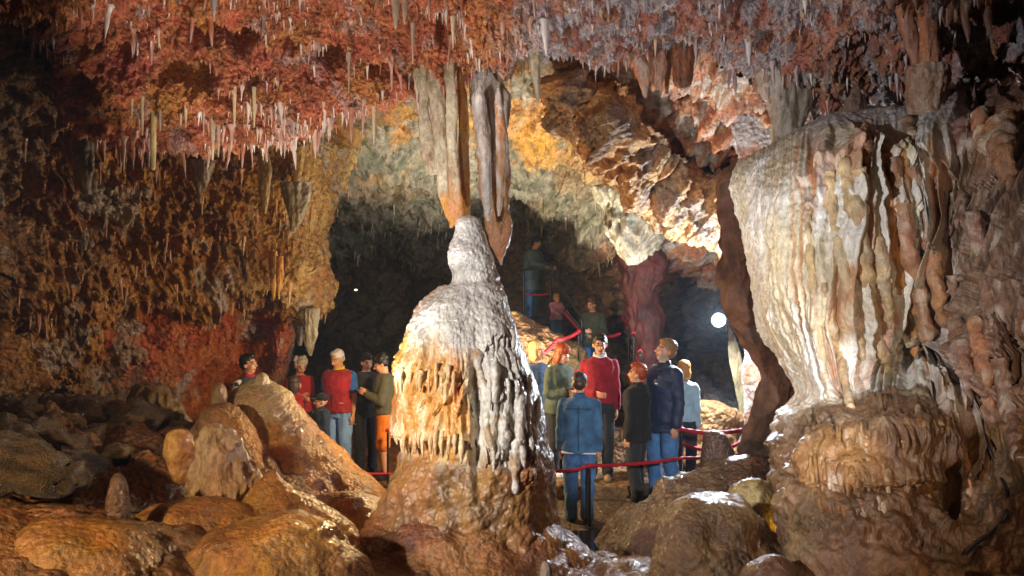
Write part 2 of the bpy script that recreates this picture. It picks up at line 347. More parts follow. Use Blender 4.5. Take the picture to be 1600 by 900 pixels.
dens = inframe(G2)*(q[..., 1] < 330)*(.06+1.6*ss(0.05, .5, fbm(G, 2.2, 3, .6, 31)))*(1+1.4*ss(90, 200, q[..., 1]))
def size(p, rs): return (.035+.08*rs.rand(len(p))**2+.24*rs.rand(len(p))**9)*np.clip(p[:, 1]/6.5, .5, 1.2)
def ctint(p, rs):
    x = PX(p)[:, 0]; a = mix(C('b8704a'), C('e6dccc'), rs.rand(len(p))**1.3); b = mix(C('8a6a60'), C('cfc8c4'), rs.rand(len(p))**1.5); return mix(a, b, ss(760, 900, x))
crowd(CEIL, G2, N2, 200, 2200, rs, dens, size, ctint, .085)
CG, CN, CQ = G2, N2, PX(G2)

# ------------------------------------------------------------------ overhanging left wall
rows = [
 [(-700, -100, 3.2), (-300, 0, 4.9), (0, 30, 6.9), (150, 110, 8.0), (300, 160, 9.0), (408, 160, 9.8), (509, 130, 10.6), (581, 120, 12.2), (610, 140, 16)],
 [(-700, 130, 3.4), (-300, 150, 5.2), (0, 165, 7.3), (150, 210, 8.4), (300, 235, 9.3), (408, 215, 10.0), (515, 195, 10.8), (556, 220, 12.6), (567, 240, 16)],
 [(-700, 280, 3.6), (-300, 290, 5.5), (0, 300, 7.7), (150, 310, 8.8), (300, 320, 9.8), (416, 310, 10.5), (503, 275, 11.1), (531, 290, 13.2), (538, 300, 17)],
 [(-700, 420, 3.8), (-300, 410, 5.7), (0, 410, 8.1), (150, 420, 9.3), (300, 420, 10.3), (408, 415, 11.0), (482, 390, 11.5), (498, 400, 14), (500, 410, 18)],
 [(-700, 560, 4.0), (-300, 520, 6.0), (0, 500, 8.7), (150, 515, 9.9), (300, 490, 10.9), (394, 485, 11.6), (470, 480, 11.9), (477, 490, 15), (473, 500, 19)],
 [(-700, 660, 4.0), (-300, 600, 6.1), (0, 590, 8.9), (150, 600, 10.2), (300, 560, 11.2), (380, 555, 12.0), (450, 560, 12.2), (459, 570, 16), (452, 580, 20)],
 [(-700, 800, 4.0), (-300, 720, 6.1), (0, 690, 8.9), (150, 690, 10.3), (300, 690, 11.3), (370, 690, 12.4), (416, 700, 12.6), (423, 700, 17), (423, 690, 21)],
 [(-700, 1100, 3.8), (-300, 960, 5.8), (0, 860, 8.6), (150, 820, 9.9), (300, 790, 11.3), (370, 780, 12.4), (416, 780, 12.6), (423, 770, 17), (423, 760, 21)]]
A = np.array([[P(*c) for c in r] for r in rows]); G = sheet_t(A, np.concatenate([np.linspace(0, 5.6, 320), np.linspace(5.6, 7, 16)[1:]]), np.concatenate([np.linspace(0, 1.9, 20), np.linspace(1.9, 6.6, 400)[1:], np.linspace(6.6, 8, 16)[1:]])); N = towards(G, gnormals(G), (0, 3, 1.5)); q = PX(G)
d = .36*fbm(G, .7, 3, .5, 41)+.20*ridge(G*[1, 1, .7], 1.3, 3, .5, 42)-.1
dia = G@np.array([[1, 0, .5], [0, 1, 0], [-.5, 0, 1]])
pit = 1-worley(dia*[1, 1, .6], 5.5, 3); d += .085*np.clip(pit, -.4, 1)*ss(620, 480, q[..., 1])-.07
smooth_red = ss(1.2, .8, ((q[..., 0]-330)/185)**2+((q[..., 1]-560)/110)**2)*ss(455, 480, q[..., 1]+(.0)*(q[..., 0]))
d += .05*(1-worley(G*[1, 1, .4], 12, 4))*(1-.7*smooth_red)+.035*fbm(G, 14, 3, .6, 43)
drip = np.clip(noise(G*[14, 14, 2.5]), 0, 1)*.14*ss(250, 330, q[..., 1]+60)*(1-smooth_red); d += drip; d += (.03*(1-worley(dia*[1, 1, .55], 24, 14))+.035*ridge(dia*[1, 1, .6], 7, 3, .65, 46))*(1-.9*smooth_red); d = d*(1-.6*smooth_red)-.15*smooth_red; d = d*(1-.55*ss(400, 480, q[..., 0]))-.1*ss(430, 500, q[..., 0])
# lip over the smooth red rock
lipline = np.interp(q[..., 0], [0, 180, 260, 360, 420, 475], [640, 600, 520, 470, 486, 482]); dd = q[..., 1]-lipline
d += .34*ss(6, -10, dd)*ss(-140, -10, dd)*ss(150, 220, q[..., 0])
G2 = G+N*d[..., None]; G2[..., 2] -= np.clip(noise(G*[13, 13, 3.5])-.1, 0, 1)*.22*ss(0.1, -.45, N[..., 2])
N2 = towards(G2, gnormals(G2), (0, 3, 1.5))
n1 = fbm(G, .9, 4, .55, 44); n2 = fbm(G, 4, 3, .6, 45)
t = mix(C('86581f'), C('ac7830'), ss(-.4, .4, n2)); t = mix(t, C('5e4426'), ss(-.05, .55, n1+.4*n2)*.6)
yel = ss(330, 560, q[..., 0]+60*n1); t = mix(t, mix(C('a8824a'), C('c9ab6a'), ss(-.3, .4, n2)), yel*.85)  # yellow lamplight along the right edge, put into the wall colour
t = mix(t, C('a8562a'), ss(.6, 1, smooth_red+.2*n1)*.9); t = mix(t, C('b05a24'), ss(620, 520, q[..., 1])*ss(-20, 6, dd)*ss(150, 220, q[..., 0])*.8)
t = mix(t, C('9c978c'), ss(.35, .6, fbm(G, 1.7, 4, .6, 47))*.6)
low = ss(560, 640, q[..., 1])*ss(330, 200, q[..., 0]); t = mix(t, C('8a7350'), low*.7)
t = mix(t, C('594a3c'), ss(150, 60, q[..., 0])*ss(330, 200, q[..., 1])*.7)
WALL = put_grid('rock_wall', G2, t, M['wall_rock'], kind='structure')
rs = np.random.RandomState(6)
dens = inframe(G2)*(q[..., 1] < 520)*(1-smooth_red)*(.2+ss(0, .5, fbm(G, 1.1, 2, .5, 48)))*(q[..., 1] > 180)
crowd(WALL, G2, N2, 90, 500, rs, dens, lambda p, r: .05+.10*r.rand(len(p))**2+.25*r.rand(len(p))**8, lambda p, r: mix(C('8a5524'), C('c8a066'), ss(150, 560, PX(p)[:, 0])*.7+.2*r.rand(len(p))), .10)

# ------------------------------------------------------------------ back chamber: arched roof running down to the far wall
rows = [
 [(380, 120, 9.4), (520, 60, 9.2), (640, 40, 9.0), (760, 20, 8.9), (880, 10, 8.8), (1000, 10, 8.8), (1100, 30, 8.8), (1200, 60, 8.8), (1300, 80, 8.8)],
 [(420, 200, 11.5), (540, 150, 11.3), (650, 110, 11.2), (760, 90, 11.0), (880, 60, 10.8), (1000, 80, 10.6), (1090, 100, 10.4), (1180, 120, 10.2), (1290, 140, 10)],
 [(430, 280, 14), (550, 230, 13.6), (650, 200, 13.2), (760, 180, 12.8), (870, 160, 12.2), (960, 165, 11.4), (1070, 175, 10.9), (1170, 190, 10.6), (1290, 200, 10.4)],
 [(430, 330, 16.4), (540, 300, 16.0), (650, 280, 15.6), (760, 262, 15.2), (880, 250, 14.6), (970, 250, 12.6), (1080, 255, 11.6), (1170, 265, 11.3), (1300, 280, 11)],
 [(420, 370, 18.6), (530, 350, 18.2), (650, 335, 17.9), (780, 322, 17.6), (880, 315, 16.4), (990, 320, 14.4), (1080, 330, 12.6), (1170, 340, 12.3), (1310, 350, 12)],
 [(420, 420, 22), (530, 400, 22), (650, 385, 21), (780, 380, 19), (880, 380, 17.6), (990, 390, 16.2), (1080, 410, 13.6), (1170, 430, 13.1), (1310, 440, 13)],
 [(420, 480, 24), (530, 470, 24), (650, 460, 23), (780, 460, 19.6), (880, 460, 17.8), (990, 470, 16.6), (1080, 490, 14.2), (1170, 510, 13.5), (1310, 510, 13)],
 [(420, 560, 24), (530, 560, 24), (650, 560, 22), (780, 560, 19.0), (880, 560, 17.6), (990, 560, 16.6), (1080, 570, 14.2), (1170, 590, 13.2), (1310, 590, 13)],
 [(420, 720, 20), (530, 720, 20), (650, 720, 19), (780, 720, 18), (880, 700, 17.0), (990, 690, 16), (1080, 680, 13.0), (1170, 700, 12), (1310, 700, 12)]]
G = sheet(rows, 290, 350); N = towards(G, gnormals(G), (0, 8, 1.5)); q = PX(G)
d = .45*fbm(G*[1, .7, 1.4], .55, 3, .5, 51)+.20*ridge(G@np.array([[1, 0, -.6], [0, 1, 0], [.6, 0, 1.6]]), 1.0, 4, .55, 52)+.06*fbm(G, 7, 4, .6, 53)+.10*(1-worley(G*[1, 1, 1.4], 2.2, 5))
d += .3*ss(1.2, .3, ((q[..., 0]-960)/75)**2+((q[..., 1]-380)/75)**2)        # rock boss under the arch
crag = ss(1000, 1060, q[..., 0]); d += crag*(.10*ridge(G@np.array([[1, 0, .9], [0, 1, 0], [-.9, 0, 1]]), 2.6, 3, .6, 54)+.06*(1-worley(G*[1.5, 1, .7], 6, 6)))
G2 = G+N*d[..., None]
st = ss(290, 330, q[..., 1])*ss(400, 350, q[..., 1]); G2[..., 2] -= np.clip(noise(G*[9, 9, 2.5]), 0, 1)*.15*st
N2 = towards(G2, gnormals(G2), (0, 8, 1.5)); 
n1 = fbm(G, .8, 4, .55, 55); n2 = fbm(G@np.array([[1, 0, -.8], [0, 1, 0], [.8, 0, 2.]]), 2.6, 4, .65, 56)
t = mix(C('8a8272'), C('6a6a58'), ss(-.3, .3, n2))
t = mix(t, C('b07c30'), ss(.0, .35, n1+.25*n2+.2)*ss(330, 180, q[..., 1])*.8); t = mix(t, C('c08a20'), ss(1.1, .5, ((q[..., 0]-830)/55)**2+((q[..., 1]-195)/40)**2+.8*n2)*.8)
t = mix(t, C('c08a58'), ss(230, 140, q[..., 1])*ss(830, 890, q[..., 0])*.85)
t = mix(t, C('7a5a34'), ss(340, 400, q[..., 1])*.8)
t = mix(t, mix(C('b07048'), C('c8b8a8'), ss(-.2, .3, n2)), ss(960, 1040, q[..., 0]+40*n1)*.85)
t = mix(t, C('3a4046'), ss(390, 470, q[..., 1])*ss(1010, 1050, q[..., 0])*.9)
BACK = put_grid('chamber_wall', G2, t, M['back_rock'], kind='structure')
rs = np.random.RandomState(8)
crowd(BACK, G2, N2, 40, 160, rs, inframe(G2)*ss(280, 320, q[..., 1])*ss(410, 350, q[..., 1])*(q[..., 0] > 540)*(q[..., 0] < 1060)+.02*inframe(G2)*(q[..., 1] < 300), lambda p, r: .10+.22*r.rand(len(p))**2, lambda p, r: mix(C('7d6a40'), C('a39a80'), r.rand(len(p))), .12)

# dark far side of the cave behind the flowstone and round the camera
rows = [[(1240, -300, 9), (1350, -300, 8.8), (1600, -300, 8), (1900, -300, 6.5), (2600, -400, 3.5)],
        [(1150, 60, 9.6), (1300, 120, 9.4), (1600, 130, 8.6), (1900, 120, 7), (2600, 100, 4)],
        [(1160, 400, 11), (1300, 400, 10), (1600, 400, 8.6), (1900, 400, 7), (2600, 400, 4)],
        [(1160, 900, 10), (1300, 900, 9), (1600, 950, 8), (1900, 1000, 6.8), (2600, 1200, 4)]]
G = sheet(rows, 90, 120); N = towards(G, gnormals(G)); q = PX(G)
G2 = G+N*(.3*fbm(G, .8, 4, .5, 61)+.12*(1-worley(G, 3, 6)))[..., None]
put_grid('right_wall', G2, mix(C('7a5038'), C('8f8078'), ss(-.3, .3, fbm(G, 2, 3, .5, 62))), M['wall_rock'], kind='structure')
th = np.linspace(-.15, PI+.15, 50)[None, :]; zz = np.linspace(-.5, 5.4, 26)[:, None]
G = np.stack([4.6*np.cos(th)+0*zz, 3.2-4.6*np.sin(th)+0*zz-.0, zz+0*th], -1); N = towards(G, gnormals(G), (0, 3, 2))
put_grid('rear_wall', G+N*(.4*fbm(G, .8, 4, .5, 63))[..., None], mix(BRN, OCH, ss(-.3, .3, fbm(G, 1, 3, .5, 64))), M['wall_rock'], kind='structure')
G = np.stack(np.meshgrid(np.linspace(-7, 7, 40), np.linspace(-2.5, 2.6, 20)), -1); G = np.concatenate([G, np.full(G.shape[:2]+(1,), 4.95)], -1)
put_grid('ceiling_behind', G+np.array([0, 0, 1])*(.15*fbm(G, .8, 4, .5, 65)+.1)[..., None], mix(BRN, RED2, ss(-.3, .3, fbm(G, 1, 3, .5, 66))), M['wall_rock'], kind='structure')

# ------------------------------------------------------------------ ground
def bump2(x, y, cx, cy, rx, ry, h, p=2.): return h*np.exp(-(np.abs((x-cx)/rx)**p+np.abs((y-cy)/ry)**p))
def gz(x, y):
    px = 800+x/y*F
    base = np.interp(y, [0, 1.5, 3, 4.5, 5.5, 6.5, 7.6, 8.2, 12, 24], [1.1, .95, .72, .42, .3, .14, .0, -.06, -.2, .3])
    left = ss(-1.5, -4.5, x)*.9*ss(11.5, 8, y); right = ss(2.0, 3.6, x)*.8*ss(12, 9, y)*ss(3, 5, y)
    z = base+left+right
    leftfloor = ss(-.2, -1.0, x)*ss(9.6, 10.6, y)
    for cx, cy, rx, ry, h in ((-1.6, 5.2, .75, .6, .3), (-2.5, 4.7, .8, .6, .35), (-2.6, 6.2, .7, .6, .2), (-2.3, 7.9, 1.3, 1.1, .4), (-.3, 6.2, 1.1, .9, .12), (-1.7, 6.1, .5, .5, .3), (1.6, 5.6, .7, .6, .2)): z = z+bump2(x, y, cx, cy, rx, ry, h)
    z = z*(1-leftfloor)+(-.27)*leftfloor
    path = ss(.15, .5, x+.25*(y-8))*ss(3.4, 2.9, x)*ss(7.3, 7.8, y)*ss(14, 13, y); z = z*(1-path)+(-.03)*path
    return z
pxs = np.linspace(-700, 2300, 400)[None, :]; Ys = np.concatenate([[-3, -1, .5, 1.2], np.geomspace(1.9, 24, 240)])[:, None]
X = (pxs-800)/F*np.maximum(Ys, 3.0); Yg = Ys+0*pxs
Z = gz(X, np.maximum(Yg, .5)); G = np.stack([X, Yg, Z], -1)
flat = ss(.15, .5, X+.25*(Yg-8))*ss(3.4, 2.9, X)*ss(7.3, 7.8, Yg)*ss(14, 13, Yg)
leftfl = ss(-.2, -1.0, X)*ss(9.6, 10.6, Yg); fl = np.clip(flat+leftfl, 0, 1)
rough = ss(-1.6, -3.0, X)*ss(5.5, 6.5, Yg)
G[..., 2] += (1-fl)*(.10*fbm(G, 1.2, 3, .5, 71)+.05*fbm(G, 4, 3, .55, 72)+.05*(1-worley(G, 3.5, 8)))+rough*(1-fl)*(.32*(1-worley(G, 1.6, 9))+.16*(1-worley(G, 4, 10))+.08*(1-worley(G, 9, 16)))
pool = ss(1.15, .75, ((X-.95)/.85)**2+((Yg-7.15)/.55)**2); G[..., 2] -= pool*.10
n1 = fbm(G, 1.1, 4, .55, 73); n2 = fbm(G, 6, 3, .6, 74)
t = mix(C('8f5a2c'), C('6b4226'), ss(-.4, .4, n1+.4*n2)); t = mix(t, C('5a4634'), flat*.8); t = mix(t, C('5f4a38'), rough*.6)
t = mix(t, C('a87c48'), ss(6, 4.5, Yg)*ss(.1, .5, n1)*.5)
GROUND = put_grid('ground', G, t, M['ground'], kind='structure')

# loose rocks lying on the floor under the left wall
rs = np.random.RandomState(77); RK = []
for v in range(6):
    th_ = np.linspace(0, 2*PI, 30, endpoint=False)[None, :]; ph_ = np.linspace(.1, PI-.1, 20)[:, None]; Gk = np.stack([np.sin(ph_)*np.cos(th_), np.sin(ph_)*np.sin(th_), np.cos(ph_)+0*th_], -1)
    Gk = Gk*(1+.35*fbm(Gk, 1.1, 3, .5, 400+v)+.22*(.5-worley(Gk, 1.7, 40+v)))[..., None]; Vk, fk = capped(Gk)
    tk = mix(C('7a5e3c'), C('4e3c28'), ss(-.3, .4, fbm(Vk, 2, 3, .6, v))); mk_ = mesh_np('rock', Vk, fk, tk); mk_.materials.append(M['ground']); RK.append(mk_)
for i in range(110):
    if i < 80: px_, Yk = rs.uniform(-40, 270), rs.uniform(6.4, 9.4)
    else: px_, Yk = rs.uniform(-30, 120), rs.uniform(5.0, 6.6)
    xk = (px_-800)/F*Yk; s_ = rs.uniform(.05, .26)*(1 if i % 3 else .5)
    o = link('rock', RK[i % 6], None, GROUND); o.location = (xk, Yk, float(gz(np.array(xk), np.array(Yk)))+.22+s_*.1); o.scale = (s_*rs.uniform(.8, 1.4), s_*rs.uniform(.8, 1.3), s_*rs.uniform(.5, .9)); o.rotation_euler = (rs.normal()*.3, rs.normal()*.3, rs.rand()*6)
# water lying in a hollow before the path
th = np.linspace(0, 2*PI, 48, endpoint=False); V = [(.95, 7.15, 0)]+[(.95+.95*math.cos(a)*(1+.12*math.sin(3*a)), 7.15+.6*math.sin(a), 0) for a in th]
wm = mesh_np('puddle', V, [(0, i+1, (i+1) % 48+1) for i in range(48)]); m, nt, b = nmat('water'); b.inputs['Base Color'].default_value = (.02, .015, .01, 1); b.inputs['Roughness'].default_value = .03; b.inputs['Specular IOR Level'].default_value = .6
WZ = float(gz(np.array(.95), np.array(7.15)))-.02
link('puddle', wm, m, kind='structure', loc=(0, 0, WZ))
# ------------------------------------------------------------------ the central stalagmite
CG_, CQ_ = CG, CQ
def finish_rock(name, G, tint, mat, label, cat='rock', group=None):
    V, f = capped(G); tt = np.concatenate([tint.reshape(-1, 3), tint[0].mean(0)[None], tint[-1].mean(0)[None]])
    return link(name, mesh_np(name, V, f, tt), mat, None, label, cat, group)
prof = [(337, 728, 736), (343, 714, 750), (360, 706, 760), (385, 698, 770), (400, 695, 776), (420, 694, 784), (430, 697, 789), (438, 690, 792), (455, 667, 797), (480, 645, 806), (515, 631, 818), (550, 625, 828), (600, 620, 846), (650, 618, 858), (690, 620, 866), (715, 616, 870), (750, 604, 873), (800, 590, 878), (850, 570, 892), (900, 535, 925), (960, 520, 950)]
G = sil(6.3, prof, 350, 350, .95); N = wnormals(G); q = PX(G)
z = G[..., 2]; ang = np.arctan2(G[..., 1]-6.3, G[..., 0]+.25); R = .62
pyz = 450-(z-CAMZ)*F/6.0
body = ss(428, 450, pyz)*ss(720, 690, pyz); skirt = ss(700, 730, pyz); top = ss(440, 425, pyz)
wgt = np.clip(np.linalg.norm(G-G.mean(1, keepdims=True), axis=-1)*4, .05, 1)
d = .03*fbm(G, 2.2, 3, .5, 81)+.012*fbm(G, 9, 4, .6, 82)
d += ss(700, 560, pyz)*(.012*(1-worley(G*[1, 1, 1.7], 15, 11))+.010*(1-worley(G*[1, 1, 1.5], 30, 12)))
d += top*.012*np.sin(z*24+2*noise(G*2))
wang = ang*R+.06*noise(G*3); fr = lambda a, b, w_=.15: ss(a-w_, a+w_, ang)*ss(b+w_, b-w_, ang)
lf = ss(-1.5, -1.75, ang+.12*noise(G*2.5)); rt = fr(-1.5, -.62, .12)
tiers = ((1.74, 15, .10, .075, .16, 1, lf), (1.25, 17, .08, .075, .34, 2, lf), (1.52, 14, .16, .06, .2, 3, lf*ss(-3, -2.2, ang)), (1.98, 9, .12, .05, .2, 4, rt), (1.62, 12, .16, .08, .22, 5, rt), (1.25, 13, .22, .07, .3, 6, rt), (1.0, 12, .12, .04, .2, 7, fr(-1.1, -.8, .1)))
for z0, k, amp, dep, fall, s_, mk in tiers:
    d += shelf(z, wang, z0, k, amp, dep, fall, s_)*mk
    near = np.exp(-np.clip(z-z0+.1, 0, 9)/.22)*ss(z0-amp*1.4, z0-amp*.6, z)
    d += mk*near*(.034-.026*rt)*(1-2.4*np.abs(noise(np.stack([wang*(13-4*rt), z*(1.2+2.6*rt), z*0+s_], -1))))
d -= .07*fr(-1.62, -1.48, .06)*ss(1.9, 1.7, z)*ss(.9, 1.1, z)
d += skirt*(.05*(1-worley(G, 5, 13))+.02*(1-worley(G, 12, 14))+.012*(1-worley(G, 26, 17))+.03*fbm(G, 4, 3, .6, 84))
d -= .035*np.exp(-((pyz-434)/5)**2); d += .03*rt*ss(2.3, 2.0, z)*(1-worley(G*[1, 1, .8], 6, 19)); d = (d*(1-.55*ss(-1.0, -.7, ang))-.045)*wgt
G2 = G+N*d[..., None]
n1 = fbm(G*[1, 1, .6], 2, 4, .55, 85); n2 = fbm(G*[1, 1, .25], 8, 3, .6, 86)
t = mix(C('d6d0c6'), C('b9b2aa'), ss(-.3, .4, n1))
orange = ss(-1.5, -1.8, ang+.25*n1)*ss(2.12, 1.85, z+.15*n1+.1*(ang+2.4))*ss(1.08, 1.16, z)  # orange lamplight on the lower left, put into the colour
t = mix(t, mix(C('d08a20'), C('e8cc94'), ss(-.2, .45, n2)), orange*.9)
t = mix(t, C('a8763e'), ss(.3, .7, n1+.5*n2)*body*.5)
side = ss(-.95, -.62, ang+.1*n1)*ss(2.75, 2.4, z); t = mix(t, C('6a472c'), side*.9)  # shade of the right flank, put into the colour as brown
t = mix(t, mix(C('98682e'), C('6e4a22'), ss(-.3, .4, n1+.5*n2)), ss(1.26, 1.06, z+.07*n2+.05*n1)*.95)
t = mix(t, C('a4a09a'), body*ss(2.1, 2.5, z)*.35*ss(-1.2, -2.0, ang)); 
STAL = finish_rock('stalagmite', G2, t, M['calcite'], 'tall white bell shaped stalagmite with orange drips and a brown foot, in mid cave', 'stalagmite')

# drips hanging from the edges of its curtains
rs = np.random.RandomState(33); sq = PX(G2); 
for z0, a0, a1, n_, Lm in ((1.74, -2.9, -1.75, 16, .15), (1.24, -2.95, -1.7, 20, .12), (1.60, -1.45, -.7, 10, .2), (1.2, -1.4, -.75, 9, .28), (1.98, -1.4, -.8, 6, .15)):
    for i in range(n_):
        a = a0+(a1-a0)*(i+.5*rs.rand())/n_; zt = z0+rs.uniform(-.02, .09); ri = int(np.argmin(np.abs(z[:, 0]-zt))); ci = int(np.argmin(np.abs(ang[ri]-a))); p0 = G2[ri, ci]; nn = N[ri, ci]
        L_ = Lm*rs.uniform(.5, 1.2); r_ = rs.uniform(.011, .022); pts = [p0-nn*.012+[0, 0, .05], p0+nn*.008, p0+nn*.010-[0, 0, L_*.5], p0+nn*.004-[0, 0, L_]]
        ctube('drip', pts, [r_*1.1, r_*1.2, r_*.85, r_*.3], M['calcite'], t[ri, ci]*.5+C('e0c8a0')*.5 if a < -1.6 else C('cfc6ba'), 8, parent=STAL)

def ssurf(px, py):
    i = np.argmin((sq[..., 0]-px)**2+(sq[..., 1]-py)**2+1e5*(G2[..., 1] > 6.3)); return G2.reshape(-1, 3)[i]
for x_, ya, yb, w_ in ((752, 545, 640, .03), (768, 560, 700, .034), (788, 590, 730, .036), (806, 600, 772, .04), (826, 590, 690, .03), (838, 620, 720, .026), (764, 640, 716, .024), (796, 668, 748, .026)):
    Pw = []
    for f_ in (0, .12, .35, .6, .82, 1): p_ = ssurf(x_+6*math.sin(f_*3+x_)+f_*6, ya+(yb-ya)*f_); Pw.append(p_-np.array([0, .0 if f_ > .1 else -.03, 0]))
    Gt = tube(Pw, [w_*.3, w_*1.15, w_*.8, w_*.95, w_*.7, w_*.2], 12, 44, 1.2); Nt = wnormals(Gt); Gt = Gt+Nt*(w_*.5*fbm(Gt, 10, 3, .6, x_)+w_*.3*(1-worley(Gt, 24, x_)))[..., None]
    Vt, ft = capped(Gt); link('drip', mesh_np('drip', Vt, ft, mix(C('dcd6cc'), C('b49878'), ss(-.2, .5, fbm(Vt, 6, 3, .6, 4)))), M['calcite'], STAL)

# ------------------------------------------------------------------ mounds and small stalagmites of the left foreground
def mound(name, label, Y, prof, pal, mat, seed, ysq=.9, nr=180, ns=260, rough=1., flute=0., knob=0., cat='rock mound', group=None, shelves=(), yshift=None, worl=1.):
    nr = int(nr*.54)+10; ns = int(ns*.47)+10; G = sil(Y, prof, nr, ns, ysq, yshift=yshift); N = wnormals(G); c = G.mean(1, keepdims=True); r = np.linalg.norm(G-c, axis=-1)
    w = np.clip(r*3, .1, 1)
    d = w*rough*(.12*fbm(G, 1.5, 3, .5, seed)+.05*(.5-worley(G, 3, seed+9))+.022*fbm(G, 7, 3, .6, seed+1)+.014*worl*(.5-worley(G, 9, seed+2))+.007*worl*(.5-worley(G, 24, seed+4)))
    ang = np.arctan2(G[..., 1]-c[..., 1], G[..., 0]-c[..., 0]); arc = ang*np.maximum(r.max(), .1)
    if flute: d += flute*(1-2*np.abs(noise(np.stack([G[..., 0]*9+.5*noise(G*4), G[..., 1]*9, G[..., 2]*1.6], -1))))*w
    if knob: d += knob*w*(.5-worley(G, 5, seed+3))
    for z0, k, amp, dep, fall in shelves: d += shelf(G[..., 2], arc, z0, k, amp, dep, fall, seed)
    n1 = fbm(G, 1.8, 4, .55, seed+5); n2 = fbm(G*[1, 1, .4], 7, 3, .6, seed+6)
    t = mix(pal[0], pal[1], ss(-.35, .4, n1+.4*n2)); 
    if len(pal) > 2: t = mix(t, pal[2], ss(-.0, 1, (G[..., 2]-G[..., 2].min())/(G[..., 2].max()-G[..., 2].min())*1.4-.4+.25*n1))
    return finish_rock(name, G+N*d[..., None], t, M[mat], label, cat, group)
WETB = C('ac742e'); WETD = C('805424')
# one flowing mass of wet flowstone: the mounds run into each other
def fused_mass(name, label, parts_, voxel, smooth, seed):
    pr = []
    for Y_, pr_, ysq_ in parts_: pr.append(capped(sil(Y_, pr_, 60, 70, ysq_)))
    me = fuse(name, pr, voxel, smooth); V = mco(me).astype(np.float64); N = mno(me)
    mset(me, V+N*(.06*fbm(V, 1.5, 3, .5, seed)+.03*(.5-worley(V, 2.6, seed)))[:, None]); V = mco(me).astype(np.float64); N = mno(me)
    rip = 1-2.2*np.abs(noise(V*[9, 9, 3]+seed)); steep = ss(.9, .4, N[:, 2])
    d = .016*rip*steep+.012*fbm(V, 7, 3, .55, seed+1)+.009*(.5-worley(V, 12, seed+2))+.005*(.5-worley(V, 26, seed+3))
    mset(me, V+N*d[:, None]); return me
me = fused_mass('rock_mound', '', [
 (8.3, [(592, 392, 412), (600, 372, 428), (612, 350, 446), (640, 318, 474), (670, 300, 502), (700, 285, 530), (735, 268, 562), (770, 250, 600), (810, 220, 640), (860, 190, 690)], .75),
 (7.6, [(628, 340, 352), (636, 322, 372), (655, 306, 390), (680, 296, 402), (710, 288, 412), (750, 276, 424), (800, 262, 440)], .8),
 (5.9, [(730, 421, 431), (738, 415, 437), (746, 410, 442), (760, 396, 456), (780, 376, 482), (800, 356, 512), (830, 330, 548), (870, 300, 590), (920, 270, 640)], .8),
 (4.9, [(800, 430, 450), (808, 380, 490), (824, 340, 520), (850, 310, 548), (880, 292, 570), (920, 280, 590), (980, 270, 600)], .8),
 (5.5, [(784, 262, 300), (790, 236, 350), (800, 220, 378), (820, 210, 400), (850, 204, 420), (900, 200, 440)], .8),
 (4.5, [(812, 70, 92), (818, 52, 130), (832, 34, 190), (850, 26, 230), (875, 20, 254), (905, 16, 262), (960, 10, 270)], .85),
 (6.9, [(776, 540, 570), (790, 480, 600), (815, 440, 640), (860, 400, 680), (930, 360, 720)], .8)], .024, 26, 300)
V = mco(me); q = PX(V); n1 = fbm(V, 1.6, 4, .55, 305); n2 = fbm(V*[1, 1, .5], 7, 3, .6, 306)
t = mix(WETB, WETD, ss(-.35, .4, n1+.4*n2)); t = mix(t, C('c4b48e'), ss(.95, 1.3, V[:, 2]+.15*n1)*ss(7.2, 7.7, V[:, 1])*ss(340, 390, q[:, 0]+20*n1)*.85)  # far peak paled in the colour for the light on it
t = mix(t, C('7c6a54'), ss(7.0, 7.5, V[:, 1])*ss(400, 340, q[:, 0])*.6); t = mix(t, C('c48a4a'), ss(.1, .5, n1-.3*n2)*.35)
mtint(me, t); link('rock_mound', me, M['wet'], None, 'flowing mass of wet orange brown mounds over the lower left, pale at its far peak', 'rock mound')
mound('stalagmite', 'stubby pale tip standing on the peak of the broad left mound', 8.25, [(582, 408, 411), (586, 402, 418), (596, 397, 424), (606, 392, 430), (622, 388, 436)], [C('b49a74'), C('d0c4ac')], 'flow', 105, 1, 60, 80, 1.2, cat='stalagmite')
mound('stalagmite', 'small brown knob on the left shoulder of the broad mound', 7.9, [(598, 340, 343), (602, 334, 350), (614, 331, 356), (640, 326, 362), (668, 318, 372)], [C('8a6a48'), C('a08258')], 'flow', 109, 1, 60, 80, 1.2, cat='stalagmite')
mound('stalagmite', 'thick fluted stump with a narrow hollow, lit orange on its left', 5.9, [(661, 326, 336), (666, 316, 348), (676, 306, 360), (692, 299, 368), (720, 298, 378), (750, 300, 390), (780, 304, 398), (800, 308, 394), (815, 314, 386), (840, 318, 380)], [C('cc9c62'), C('a0723e'), C('ac8c66')], 'flow', 120, .8, 260, 320, 2., flute=.085, cat='stalagmite', shelves=((.86, 14, .08, .04, .12), (.62, 16, .06, .05, .1)))
mound('stalagmite', 'slim knobbly column glowing orange beside the fluted stump', 6.2, [(672, 274, 284), (682, 264, 294), (706, 258, 300), (724, 263, 296), (742, 259, 300), (765, 264, 298), (790, 266, 304), (830, 268, 306)], [C('c9944e'), C('b07a3c')], 'flow', 128, 1, 160, 180, 2.2, knob=.06, flute=.04, cat='stalagmite')
mound('stalagmite', 'bulging dark brown stalagmite standing behind the orange column', 8.2, [(684, 212, 222), (696, 206, 232), (720, 204, 240), (745, 204, 242), (775, 206, 246), (800, 200, 252)], [C('6e5a44'), C('54442f')], 'flow', 132, 1, 120, 140, 1., knob=.05, cat='stalagmite')
